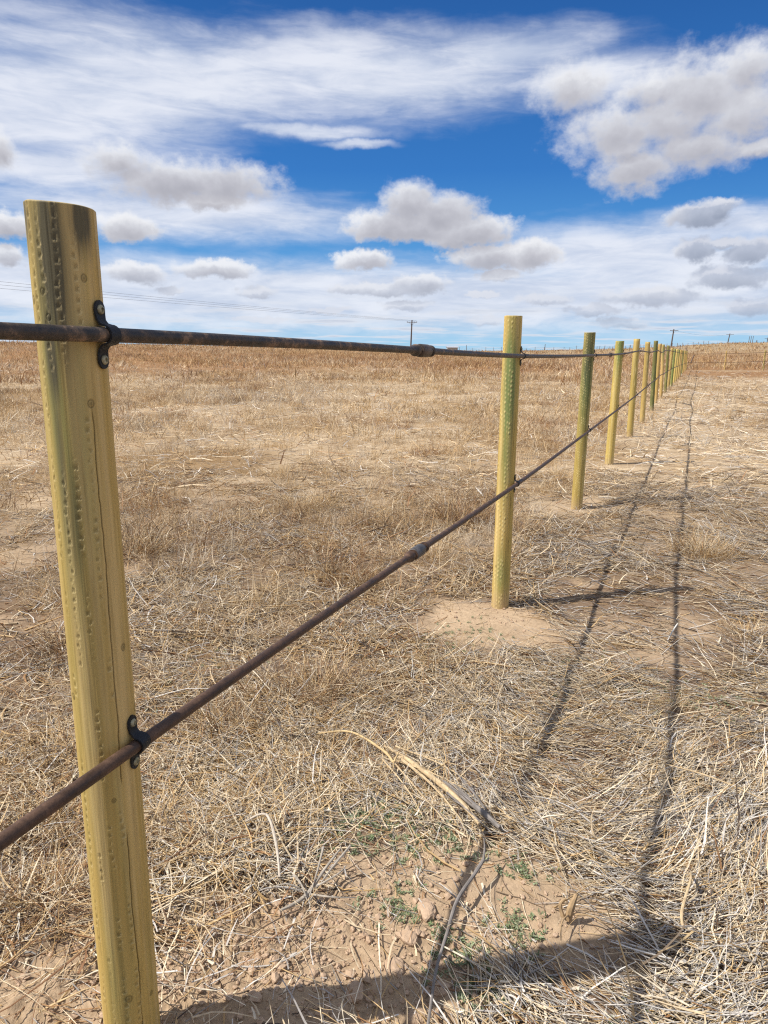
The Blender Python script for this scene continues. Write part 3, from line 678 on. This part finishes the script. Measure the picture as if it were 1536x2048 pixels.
def clamp_mesh(axis_pt, ang, r_post, rod_c, parent, scale=1.0, detail=True, half=.053):
    """two hole strap over the rod: flat ears above and below, half loop between, a screw in each ear"""
    n = Vector((math.cos(ang), math.sin(ang), 0)); w = Vector((-math.sin(ang), math.cos(ang), 0)); z = Vector((0, 0, 1))
    rc = Vector(rod_c); base = Vector((axis_pt[0], axis_pt[1], rc.z)) + n * (r_post * 1.0 + .0005)
    out = (rc - base).dot(n); wc = (rc - base).dot(w)
    base = base + w * wc * 0
    rr = .0118; th = .0032 * scale; hw = .0125 * scale
    prof = []   # (height, outwards, half width)
    def ear(sg):
        q = [(half, 0.0, .0), (half - .0012, 0, .0048), (half - .004, 0, .0088), (half - .009, 0, .0118), (half - .015, 0, .0125), (half - .022, .0002, .0120), (rr + .0105, .0015, .0108)]
        return [(sg * a, b, c * scale) for a, b, c in q]
    prof += ear(1)
    prof += [(rr + .0062, .0048, .0102 * scale), (rr + .0032, max(out * .55, .006), .0108 * scale)]
    for k in range(0, 13):
        a = math.pi / 2 - math.pi * k / 12
        prof.append(((rr + .0012) * math.sin(a), out + (rr + .0012) * math.cos(a), hw))
    prof += [(-(rr + .0032), max(out * .55, .006), .0108 * scale), (-(rr + .0062), .0048, .0102 * scale)] + ear(-1)[::-1]
    mb = MB(); V = []
    K = len(prof)
    for i, (h, o_, hw_) in enumerate(prof):
        a = prof[max(i - 1, 0)]; b = prof[min(i + 1, K - 1)]
        tx, to = b[0] - a[0], b[1] - a[1]; l = math.hypot(tx, to) or 1; nx, no = to / l, -tx / l     # outward normal of the profile
        for s in (0, 1):
            hh = h + nx * th * s; oo = o_ + no * th * s
            for ww in (-1, 1): V.append(base + z * hh + n * oo + w * (ww * max(hw_, .0008)))
    F = []
    for i in range(K - 1):
        a = i * 4; b = a + 4
        F += [(a, a + 1, b + 1, b), (a + 2, b + 2, b + 3, a + 3), (a, b, b + 2, a + 2), (a + 1, a + 3, b + 3, b + 1)]
    F += [(0, 2, 3, 1), ((K - 1) * 4, (K - 1) * 4 + 1, (K - 1) * 4 + 3, (K - 1) * 4 + 2)]
    mb.add(V, F, 0)
    if detail:
        for sg in (1, -1):
            c = base + z * (sg * (half - .0145)) + n * (th)
            N = 20; ringR = [(.0078, 0.0), (.0078, .0012), (.0066, .0030), (.0050, .0040), (.0034, .0042), (.0028, .0020), (.0, .0018)]
            VV = []
            for (rad, o_) in ringR:
                for j in range(N): q = 2 * math.pi * j / N; VV.append(c + n * o_ + (w * math.cos(q) + z * math.sin(q)) * max(rad, .0001))
            FF = [(i * N + j, i * N + (j + 1) % N, (i + 1) * N + (j + 1) % N, (i + 1) * N + j) for i in range(len(ringR) - 1) for j in range(N)]
            mb.add(VV, FF, 1)
    return mb.build('rail_clamp', [M_CLAMP, M_SCREW], parent)

def catmull(P, sub):
    out = []
    for i in range(len(P) - 1):
        p0 = P[max(i - 1, 0)]; p1 = P[i]; p2 = P[i + 1]; p3 = P[min(i + 2, len(P) - 1)]
        for k in range(sub):
            t = k / sub
            out.append(.5 * ((2 * p1) + (p2 - p0) * t + (2 * p0 - 5 * p1 + 4 * p2 - p3) * t * t + (3 * p1 - p0 - 3 * p2 + p3) * t ** 3))
    out.append(P[-1]); return out

fence = empty('rail_fence', (POSTS[0][0], POSTS[0][1], POSTS[0][2]))
tag(fence, 'long fence of round yellow green wooden posts with two rusty steel rod rails', 'fence')
def child_fix(o, root): o.matrix_parent_inverse = Matrix.Translation(-Vector(root.location))

PL = ['nearest thick post with weathered dark stained top and a long crack', 'green streaked post dotted with incised marks, in a mound of bare sand', 'olive brown dotted post, third from the camera']
COLS_NEAR = [-146, -131, -120, -103, -86, -72, -58, 168, 150]
styles = [
 dict(fine=True, cols=[-128, -104, -77, -50, 170], cracks=[(-47, 3, .1, 1.66, .0007)], knots=16, tilt=(-.06, .0),
      green=[(-105, 45, 1.35, .45, .55), (-120, 50, .9, .6, .3), (-100, 30, .2, .3, .35)], dark=[(-86, 14, .8, .9, .18), (-90, 28, 1.60, .15, 1.15), (-104, 14, 1.47, .10, 1.0), (-34, 20, 1.66, .045, 1.2), (-140, 20, 1.66, .05, .9), (-90, 12, 1.2, .12, .5), (-104, 10, 1.3, .15, .6)]),
 dict(cols=[-170, -150, -126, -104, -92], knots=7, step=.026, tilt=(0, .02), green=[(-105, 34, 1.3, .32, 1.7), (-105, 30, .95, .25, .9), (-95, 40, .2, .15, .7)], dark=[(-75, 8, 1.1, .2, .3)], cracks=[(-60, 2, .3, 1.3, .0008)]),
 dict(cols=[-160, -140, -122, -102, -84, -60], knots=6, step=.026, tilt=(0, .02), tone=.80, green=[(-100, 70, 1.3, .5, 1.1)], dark=[(-110, 60, 1.5, .45, .7)], cracks=[(-60, 2, .3, 1.3, .0008)]),
]
VIEWS = []
FANG = math.atan2(FN.y, FN.x)
for i, (x, y, zb, tx, zt, zu, zl) in enumerate(POSTS):
    r = (.0520, .0505, .0530, .056, .054, .052, .053, .050, .052)[i] if i < 9 else .051
    if i < 3: st = styles[i]
    else:
        gs = [(-100, 60, 1.6, .35, .9), (-90, 60, 1.0, .5, .15), (-60, 40, 1.2, .3, .35), (-90, 200, .9, 2.0, 1.0), (-90, 60, 1.2, .5, .2)][(i - 3) % 5]
        if i == 9: gs = (-90, 200, .9, 2, .8)
        tone = {3: .98, 4: .9, 5: .88, 6: .62, 7: .95, 8: 1.05, 9: .68}.get(i, 0.8 + .25 * ((i * 7) % 5) / 4)
        st = dict(tone=tone, cols=[-150, -120, -90, -60], knots=5, step=.05, green=[gs], dark=[(-60, 30, 1.3, .2, .6)] if i == 5 else [], cracks=[])
    nT, dz = ((360, .0017), (150, .005), (96, .008), (64, .015))[i] if i < 4 else (28, .05)
    o = post_mesh('post', (x, y, zb), (tx, y, zt), r, fence, 100 + i * 7, nT, dz, st); child_fix(o, fence)
    if i < 3: o['label'] = PL[i]
    elif i == 6: o['label'] = 'dark green stained post among paler yellow posts'
    elif i == 3: o['label'] = 'yellow post with a pale green top, fourth from the camera'
    ang = FANG + (R(10) if i == 0 else R(2))
    n = Vector((math.cos(ang), math.sin(ang), 0))
    for zc in (zu, zl):
        if i > 11: continue
        f = (zc - zb) / (zt - zb); ax = (x + (tx - x) * f, y)
        rc = Vector((ax[0], ax[1], zc)) + n * (r + .0118 + .003)
        if i == 0: rc = Vector((ax[0], ax[1], zc)) + FN * (r + .0118 + .003)
        o2 = clamp_mesh(ax, ang, r * 1.0, rc, o, 1.0 if i < 4 else 1.15, detail=i < 6)
        # clamp vertices are in world space, post mesh too
        o2.matrix_parent_inverse = Matrix.Identity(4)
        VIEWS.append(o2)

def rail_pts(col):
    P = []
    for i, p in enumerate(POSTS):
        zc = p[col]; f = (zc - p[2]) / (p[4] - p[2]); ax = p[0] + (p[3] - p[0]) * f
        r = .052
        P.append(Vector((ax, p[1], zc)) + FN * (r + .0148))
    back = 3.1
    d0 = P[0] - P[1]; dh = Vector((d0.x, d0.y, 0)).normalized()
    P.insert(0, P[0] + dh * back + Vector((0, 0, -.005 if col == 5 else -.03)))
    return P
def rail(col, material, label, coups):
    P = rail_pts(col)
    # small kinks where rods meet
    path = catmull(P, 14)
    n = len(path); rad = [.0116] * n
    near = MB(); near.tube(path, rad, 16)
    o = near.build('rail', material, fence, autos=False); child_fix(o, fence); o['label'] = label
    for (s, cmat, lab) in coups:
        # s metres past the first post
        acc = -3.1; c = None
        for a, b in zip(path[:-1], path[1:]):
            l = (b - a).length
            if acc <= s < acc + l: c = a + (b - a) * ((s - acc) / l); d = (b - a).normalized(); break
            acc += l
        prof = [(-.115, .0118), (-.105, .0128), (-.085, .0135), (-.072, .0175), (-.066, .0212), (-.060, .0215), (-.053, .0205), (-.0525, .0145), (-.030, .0145), (-.0295, .0205)]
        for sg in (1, -1):
            mb = MB()
            pr = [(-.125, .0119), (-.112, .0126), (-.098, .0135), (-.088, .0165), (-.080, .0200), (-.072, .0203), (-.067, .0175), (-.0665, .0150), (-.046, .0150), (-.0455, .0195), (-.038, .0195)]
            mb.tube([c + d * (q * sg) for q, _ in pr], [r_ for _, r_ in pr], 24)
            jt = mb.build('rod_pin', material, o)
        cb = MB(); pr = [(-.042, .0192), (-.040, .0212), (-.034, .0222), (.034, .0222), (.040, .0212), (.042, .0192)]
        cb.tube([c + d * q for q, _ in pr], [r_ for _, r_ in pr], 28)
        k = cb.build('coupling', cmat, o); k['label'] = lab
        jt.matrix_parent_inverse = Matrix.Identity(4); k.matrix_parent_inverse = Matrix.Identity(4)
    return o
rail(5, M_ROD_UP, 'upper rail of dark mottled steel rod', [(1.46, M_COUP, 'dark rusty coupling on the upper rail'), (7.47, M_COUP, 'small dark coupling on the upper rail before the fourth post')])
rail(6, M_ROD_LOW, 'lower rail of reddish rusted steel rod', [(1.44, M_COUP_G, 'grey bare metal coupling on the lower rail')])

# ------------------------------------------------------------------ far fence from the corner
FAR = [(26.0234, 54.6, .187, 1.648, 1.4325, .768), (28.981, 54.6, .238, 1.732, 1.546, .893), (31.95, 54.7, .30, 1.80, 1.60, .95), (34.95, 54.8, .36, 1.86, 1.66, 1.0), (37.95, 54.9, .42, 1.9, 1.70, 1.05)]
ff = empty('cross_fence', (26.02, 54.6, .187)); tag(ff, 'distant two rail fence with thin posts running right from the corner', 'fence')
for i, (x, y, zb, zt, zu, zl) in enumerate(FAR):
    o = post_mesh('post', (x, y, zb), (x, y, zt), .05, ff, 300 + i, 16, .06, dict(cols=[-90], step=.1, knots=2, green=[(-90, 200, .9, 2, .5 if i == 1 else .1)])); child_fix(o, ff)
for k, m in ((4, M_ROD_LOW), (5, M_ROD_LOW)):
    c0 = POSTS[-1]; pts = [Vector((c0[0], c0[1] + .07, c0[5] if k == 4 else c0[6]))] + [Vector((p[0], p[1] - .07, p[k])) for p in FAR]
    mb = MB(); mb.tube(catmull(pts, 6), .0125, 8); o = mb.build('rail', m, ff); child_fix(o, ff)

# ------------------------------------------------------------------ old posts and wire fences further off
def gz(x, y): return float(ground_z(np.array([x]), np.array([y]), False)[0])
def stick(name, x, y, h, r, lean, m, seed=0, top_taper=.8):
    z = gz(x, y); mb = MB(); rg = np.random.default_rng(seed)
    pts = []; rad = []
    for k in range(5):
        t = k / 4; pts.append((x + lean[0] * t + rg.normal(0, r * .15), y + lean[1] * t, z - .2 + (h + .2) * t)); rad.append(r * (1 - (1 - top_taper) * t) * (1 + rg.normal(0, .06)))
    mb.tube(pts, rad, 8); return mb.build(name, m)
o = stick('old_post', 32.0, 75.0, .95, .07, (.42, 0), M_OLD, 3); tag(o, 'short dark old post leaning right, standing beyond the corner of the fence', 'post')
# wire fence along the crest of the hill
def wire_fence(label, ptsx, hgt, rad, sp):
    root = empty('wire_fence', (ptsx[0][0], ptsx[0][1], gz(*ptsx[0]))); tag(root, label, 'fence', 'wire fences on the hill')
    L = 0; tops = []
    rg = np.random.default_rng(int(sp * 100))
    for (ax, ay), (bx, by) in zip(ptsx[:-1], ptsx[1:]):
        l = math.hypot(bx - ax, by - ay); n = int(l / sp)
        for k in range(n):
            t = k / n; x = ax + (bx - ax) * t; y = ay + (by - ay) * t
            h = hgt * rg.uniform(.8, 1.15); o = stick('post', x, y, h, rad, (rg.normal(0, .08), 0), M_OLD, k); o.parent = root; child_fix(o, root); tops.append(Vector((x, y, gz(x, y) + h * .85)))
    for dz in (0, -.35):
        mb = MB(); mb.tube([t + Vector((0, 0, dz)) for t in tops], .012, 4); o = mb.build('wire', M_WIRE, root); child_fix(o, root)
def pa(az, r): return (r * math.sin(R(az)), r * math.cos(R(az)))
wire_fence('row of tiny dark posts of a wire fence along the crest of the hill', [pa(15.5, 285), pa(20, 290), pa(24.6, 298)], 1.5, .09, 1.9)
wire_fence('sparse wire fence with thin posts crossing the slope below the crest', [pa(-2, 250), pa(8, 240), pa(14, 210), pa(19.5, 170), pa(23.4, 130)], 1.25, .06, 4.2)

# ------------------------------------------------------------------ utility poles and wires
def pole(x, y, top, r, arm, label, group, lean=0.0, arms=1, cat='utility pole'):
    z = gz(x, y); root = empty('utility_pole', (x, y, z)); tag(root, label, cat, group)
    mb = MB(); mb.tube([(x, y, z - .5), (x + lean * .5, y, (z + top) / 2), (x + lean, y, top)], [r * 1.25, r * 1.1, r * .85], 10); o = mb.build('shaft', M_POLE, root); child_fix(o, root)
    if arm:
        za = top - .55; mb = MB(); mb.box((x + lean, y - r - .06, za), (arm / 2, .06, .07)); o = mb.build('crossarm', M_POLE, root); child_fix(o, root)
        mb = MB()
        for s in (-1, 1): mb.tube([(x + lean + s * arm * .32, y - r - .03, za), (x + lean, y - r, za - .75)], .025, 5)
        o = mb.build('arm_brace', M_POLE, root); child_fix(o, root)
        for s in (-.46, .46, .2):
            mb = MB(); px = x + lean + s * arm; mb.tube([(px, y - r - .06, za + .05), (px, y - r - .06, za + .15), (px, y - r - .06, za + .28)], [.04, .06, .035], 8); o = mb.build('insulator', M_INSUL, root); child_fix(o, root)
    return root
G = 'wooden utility poles on the horizon'
pole(6.50, 183, 9.06, .17, 2.6, 'wooden utility pole with crossarm standing behind the upper rail coupling', G, .25)
pole(99.6, 250, 9.43, .20, 2.9, 'tall utility pole with crossarm above the far end of the post row', G, .45)
pole(200.0, 420, 12.5, .26, 4.4, 'utility pole with crossarm on the crest of the hill at right', G, 1.0)
for x, lb in ((212.25, 'leftmost of three thin bare poles standing close together on the hill'), (213.3, 'middle of three thin bare poles standing close together on the hill'), (214.4, 'rightmost of three thin bare poles standing close together on the hill')):
    pole(x, 420, 11.17, .14, 0, lb, G, .5)
pole(206.6, 400, 8.58, .15, 1.2, 'short utility pole with a small crossarm just right of the three thin poles', G, .2)
pole(228.4, 430, 10.6, .2, 4.0, 'pole at the right edge of the picture on the hill', G, .3)
pole(73.5, 330, 4.89, .13, 0, 'faint thin pole on the horizon between the second and third posts', G, .1)
pole(39.7, 350, 4.37, .12, 0, 'faint thin pole on the horizon just left of the green streaked post', G, 0)
pole(129.2, 400, 5.34, .14, 3.0, 'small far utility pole beside the top of the fourth post', G, 0)

pl = []
A0 = Vector((-43.29, 82, 8.48)); B0 = Vector((6.7, 182.8, 8.78)); dirv = (A0 - B0).normalized()
far_l = A0 + dirv * 45
for k, off in enumerate((-1.2, .5, 1.2)):
    e0 = B0 + Vector((off, 0, k * .06)); e1 = far_l + Vector((off * .3, 0, k * .42 - .2)); pts = []
    for q in range(41):
        t = q / 40; p = e0.lerp(e1, t); p.z -= 1.0 * 4 * t * (1 - t) * .35; pts.append(p)
    mb = MB(); mb.tube(pts, .013, 5); o = mb.build('power_line', M_WIRE)
    tag(o, ('lowest', 'middle', 'topmost')[k] + ' of three thin power lines sagging left from the utility pole', 'power line', 'power lines strung to the left')
# right-hand run between the far poles
for (a, b, lb) in ((Vector((100.0, 250, 8.95)), Vector((201.0, 420, 12.0)), 'thin power line strung between the two crossarm poles on the hill'),):
    mb = MB(); mb.tube([a.lerp(b, q / 20) - Vector((0, 0, 4 * 1.2 * (q / 20) * (1 - q / 20))) for q in range(21)], .02, 5); o = mb.build('power_line', M_WIRE); tag(o, lb, 'power line')

# far shed just above the upper rail
def shed():
    x, y = pa(5.35, 240); z = gz(x, y); root = empty('farm_shed', (x, y, z)); tag(root, 'low pale roofed shed on the horizon right of the upper rail coupling', 'shed')
    mb = MB(); mb.box((x, y, z + .6), (1.7, 1.3, .6)); o = mb.build('wall', M_WALLP, root, smooth=False); child_fix(o, root)
    V = [(x - 2.0, y - 1.6, z + 1.18), (x + 2.0, y - 1.6, z + 1.18), (x + 2.0, y, z + 1.6), (x - 2.0, y, z + 1.6), (x - 2.0, y + 1.6, z + 1.18), (x + 2.0, y + 1.6, z + 1.18)]
    V2 = [(a, b, c + .08) for a, b, c in V]; mb = MB()
    mb.add(V + V2, [(0, 1, 2, 3), (3, 2, 5, 4), (9, 8, 7, 6), (10, 11, 8, 9), (0, 6, 7, 1), (4, 5, 11, 10), (0, 3, 9, 6), (3, 4, 10, 9), (1, 7, 8, 2), (2, 8, 11, 5)]); o = mb.build('roof', M_ROOF, root, smooth=False); child_fix(o, root)
shed()

# ------------------------------------------------------------------ single plants, stalks and clods that stand out
def ground_pt(x, y, dz=0.0):
    x, y = fit(x, y); return Vector((x, y, float(ground_z(np.array([x]), np.array([y]))[0]) + dz))
def bush(x, y, rad, hgt, n, weights, label, wid=.0022, group='dry bushes and tufts', name='dry_bush', el=50):
    rg = rng
    X = x + rg.normal(0, rad * .35, n); Y = y + rg.normal(0, rad * .35, n)
    out = np.arctan2(X - x, Y - y) + rg.normal(0, .6, n); d = np.hypot(X - x, Y - y) / rad
    v1 = blades(np.stack([X, Y, ground_z(X, Y) - .004], 1), out, hgt * (.5 + rg.random(n) * .7), np.radians(rg.normal(el, 18, n) - d * 25).clip(.1, 1.5), rg.normal(-.4, .5, n), rg.normal(0, .8, n), wid * (.6 + rg.random(n)), pick_colors(n, weights), 5, 3)
    # side twigs
    m = n; idx = rg.integers(0, n, m)
    X2 = X[idx] + np.sin(out[idx]) * hgt * .3 * rg.random(m); Y2 = Y[idx] + np.cos(out[idx]) * hgt * .3 * rg.random(m); Z2 = ground_z(X2, Y2) + hgt * rg.random(m) * .5
    v2 = blades(np.stack([X2, Y2, Z2], 1), rg.random(m) * 6.28, hgt * .35 * (.4 + rg.random(m)), rg.normal(.5, .5, m), rg.normal(0, .5, m), rg.normal(0, .8, m), wid * .6 * (.6 + rg.random(m)), pick_colors(m, weights), 3, 2)
    V, F, C = merge([v1, v2]); V = V - np.array([x, y, 0]) 
    o = np_mesh(name, V, F, M_STRAW, color=C, smooth=False); o.location = (x, y, 0); tag(o, label, 'dry plant', group); return o
RW = dict(rust=1, gold=.3, dark=.3); GW = dict(gold=1, straw=.7, rust=.15); MW = dict(rust=.6, gold=.8, straw=.4, dark=.3)
bush(.72, 6.15, .42, .20, 620, RW, 'low rust red bush behind the lower rail left of the green streaked post', .003)
bush(1.15, 5.7, .3, .14, 300, RW, 'small rust brown bush right behind the green streaked post')
bush(2.40, 5.05, .30, .20, 420, GW, 'golden brown tuft on the mown side right of the shadow crossing', .0026)
bush(1.95, 3.50, .16, .15, 140, GW, 'thin golden tuft right of the white stalk fragment', .002)
bush(-.30, 2.85, .30, .17, 480, MW, 'brown tangled clump in front of the lower rail at mid distance')
bush(-1.9, 5.0, .34, .22, 420, MW, 'dark brown tuft left of centre in the field', .0028)
bush(-.8, 6.6, .36, .20, 420, GW, 'golden tuft in the middle of the field beyond the lower rail', .0028)
bush(-1.15, 2.25, .28, .17, 420, MW, 'brown weed clump left of the nearest post', .0022)
bush(.38, 4.9, .22, .24, 200, GW, 'upright yellow tuft beside the lower rail coupling', .0022)
bush(-.85, 1.55, .22, .12, 360, MW, 'brown weed clump at the lower left corner behind the rod', .0018)

BW = dict(rust=.9, gold=.6, dark=.5, straw=.25)
bush(-1.05, 1.85, .26, .13, 460, BW, 'rust brown weed clump at the left edge above the lower rod', .0016)
bush(-.62, 1.72, .24, .10, 420, BW, 'brown weed patch just left of the nearest post near its lower strap', .0016)
bush(-.62, 2.55, .30, .15, 460, BW, 'dark tangled weed clump behind the nearest post', .0019)
bush(-.15, 2.35, .22, .10, 320, BW, 'flat brown weed patch left of the golden forked stalk', .0017)
bush(-1.6, 3.3, .32, .17, 420, BW, 'brown weed clump in the left field behind the nearest post', .0022)
bush(-.2, 4.4, .34, .17, 460, BW, 'brown weed clump above the middle of the lower rail', .0024)
bush(1.25, 2.75, .16, .08, 200, GW, 'low golden tuft just left of the upper rail shadow', .0016)
def stalk(name, pts, rad, color, label, group=None, n=8, cat='stalk', fork=None):
    P = [ground_pt(x, y, dz + .022) for x, y, dz in pts]; P = catmull(P, 5); rad = [q * 1.0 for q in rad]; K = len(P)
    rr = np.interp(np.linspace(0, 1, K), np.linspace(0, 1, len(rad)), rad) * (1 + rng.normal(0, .05, K))
    mb = MB(); mb.tube(P, list(rr), n)
    if fork:
        for f in fork:
            Q = catmull([ground_pt(x, y, dz + .02) for x, y, dz in f[0]], 4); mb.tube(Q, list(np.linspace(f[1] * .95, f[1] * .35, len(Q))), 6)
    V = np.array(mb.v); o = P[0]
    me = mb.build(name, M_STALK)
    a = me.data.color_attributes.new('col', 'FLOAT_COLOR', 'POINT'); c = np.ones((len(V), 4), np.float32); c[:, :3] = np.array(color) * (1 + rng.normal(0, .12, (len(V), 1))); a.data.foreach_set('color', c.ravel())
    return tag(me, label, cat, group)
GREY = (.20, .18, .165); TAN = (.50, .38, .23); PALE = (.46, .41, .33)
G2 = 'single dead stalks lying on the ground'
stalk('twig', [(.293, 1.735, .035), (.262, 1.69, .028), (.205, 1.60, .022), (.168, 1.50, .02), (.135, 1.40, .015), (.115, 1.30, .014), (.105, 1.25, .01)], [.0052, .0048, .0042, .0038, .0034, .003], GREY, 'long curved grey twig with a split pale tip lying on bare soil', G2,
      fork=[([(.293, 1.735, .035), (.300, 1.760, .055), (.299, 1.775, .075)], .004), ([(.290, 1.73, .04), (.31, 1.75, .03), (.315, 1.78, .02)], .003)])
stalk('stalk', [(1.50, 3.43, .0), (1.55, 3.50, .02), (1.60, 3.56, .04)], [.003, .0042, .0036], (.62, .60, .55), 'short white stalk fragment sticking up from the straw at right', G2)
stalk('stalk', [(.01, 2.36, .03), (.10, 2.25, .03), (.20, 2.12, .025), (.27, 2.02, .02), (.31, 1.94, .01)], [.004, .008, .010, .008, .004], TAN, 'broad split tan stalk lying diagonally in the centre foreground', G2, fork=[([(.06, 2.28, .03), (.17, 2.10, .035), (.26, 1.95, .012)], .006), ([(.02, 2.30, .03), (.12, 2.08, .03), (.20, 1.96, .01)], .0035), ([(.05, 2.36, .03), (.20, 2.22, .045), (.33, 2.12, .02)], .0035), ([(.08, 2.34, .02), (.24, 2.24, .04), (.40, 2.17, .02)], .003), ([(.0, 2.27, .03), (.08, 2.10, .03), (.13, 1.98, .01)], .003), ([(.04, 2.28, .02), (.16, 2.18, .04), (.29, 2.10, .02)], .004)])
stalk('stalk', [(.21, 2.13, .03), (.27, 2.04, .035), (.33, 1.96, .03), (.37, 1.91, .02)], [.004, .008, .009, .006], GREY, 'grey frayed stalk bundle lying beside the split tan stalk', G2, fork=[([(.24, 2.13, .02), (.30, 2.02, .03), (.355, 1.92, .02)], .006), ([(.27, 2.16, .03), (.31, 2.05, .035), (.36, 1.93, .02)], .005), ([(.22, 2.08, .02), (.29, 1.98, .02), (.345, 1.90, .01)], .005)])
stalk('stalk', [(-.43, 1.93, .02), (-.36, 1.90, .06), (-.315, 1.80, .04), (-.29, 1.70, .01)], [.003, .0035, .004, .003], (.48, .42, .35), 'pale arched stalk right of the nearest post', G2)
stalk('stalk', [(-.12, 1.74, .06), (-.16, 1.69, .04), (-.21, 1.62, .015), (-.27, 1.57, .01)], [.002, .004, .0055, .003], (.34, .30, .25), 'frayed grey root crown on bare soil right of the nearest post', G2,
      fork=[([(-.09, 1.75, .07), (-.15, 1.68, .04), (-.2, 1.6, .01)], .004), ([(-.17, 1.76, .06), (-.18, 1.68, .04), (-.2, 1.61, .01)], .004), ([(-.25, 1.70, .02), (-.22, 1.64, .03), (-.2, 1.6, .02)], .004), ([(-.2, 1.63, .02), (-.13, 1.6, .03), (-.07, 1.62, .015)], .003), ([(-.2, 1.63, .02), (-.26, 1.62, .04), (-.33, 1.63, .015)], .003), ([(-.18, 1.64, .03), (-.12, 1.66, .05), (-.10, 1.71, .03)], .003)])
stalk('stalk', [(.50, 1.575, -.01), (.508, 1.575, .03), (.520, 1.58, .062)], [.010, .009, .004], (.36, .25, .14), 'broken upright stub of a thick stalk at the edge of the dark shadow', G2, fork=[([(.485, 1.57, 0), (.478, 1.58, .03), (.495, 1.585, .045)], .006), ([(.51, 1.57, .01), (.56, 1.55, .02), (.62, 1.50, .01)], .003), ([(.50, 1.57, .01), (.47, 1.53, .02), (.46, 1.49, .01)], .003)])
stalk('stalk', [(-.25, 2.42, .04), (-.12, 2.40, .06), (.0, 2.30, .05), (.04, 2.24, .03)], [.003, .004, .0045, .004], (.52, .38, .20), 'golden forked stalk lying left of the broad split stalk', G2, fork=[([(.04, 2.24, .03), (.03, 2.18, .03), (-.06, 2.11, .02)], .003), ([(.04, 2.24, .03), (.06, 2.27, .06)], .005)])
stalk('stalk', [(.93, 3.15, .02), (1.08, 3.03, .03), (1.3, 2.86, .02)], [.0015, .002, .0015], TAN, 'straight pale stalk lying between the two rail shadows', G2)
stalk('stalk', [(1.0, 2.25, .03), (1.15, 2.13, .05), (1.33, 1.98, .03)], [.0015, .0026, .0015], TAN, 'long pale stalk at right of the upper rail shadow', G2)
stalk('stalk', [(.88, 1.72, .02), (.86, 1.66, .05), (.80, 1.57, .03), (.79, 1.53, .01)], [.002, .0035, .004, .003], TAN, 'bent tan stalk arching over the straw at lower right', G2)
for (xs, ys) in []: pass

def clod(x, y, s, label, seed):
    import bmesh
    bm = bmesh.new(); bmesh.ops.create_icosphere(bm, subdivisions=3, radius=1); rg = np.random.default_rng(seed)
    off = rg.normal(0, 5, 2); sc = np.array([1.0 * rg.uniform(.8, 1.2), rg.uniform(.7, 1.0), rg.uniform(.45, .6)])
    for v in bm.verts:
        c = np.array(v.co); nn = float(fbm(np.array([c[0] * 1.3 + c[2] + off[0]]), np.array([c[1] * 1.3 - c[2] + off[1]]), seed, 3)[0]); q = c * (1 + (nn - .5) * 1.1)
        q = np.sign(q) * np.abs(q) ** .8; v.co = Vector(q * sc * s)
    me = bpy.data.meshes.new('dirt_clod'); bm.to_mesh(me); bm.free(); me.materials.append(M_SOIL)
    o = link('dirt_clod', me); o.location = ground_pt(x, y, s * .15); o.rotation_euler = (0, 0, rg.uniform(0, 6)); tag(o, label, 'dirt clod', 'clods of dry soil'); return o
for k, (x, y, s, lb) in enumerate([(.125, 1.61, .024, 'largest flat sandy clod left of the curved grey twig'), (.035, 1.44, .018, 'squarish clod of soil below the centre of the bare patch'), (.08, 1.30, .015, 'small clod at the bottom edge in the post shadow'),
        (.145, 1.37, .014, 'clod in the shadow touching the lower end of the grey twig'), (.07, 1.52, .015, 'clod between the seedlings and the bare patch'), (-.06, 1.36, .020, 'dark sided clod on the disturbed soil right of the nearest post'), (-.17, 1.56, .013, 'clod under the frayed root crown')]):
    clod(x, y, s * 1.35, lb, 500 + k)
bpy.context.view_layer.update()
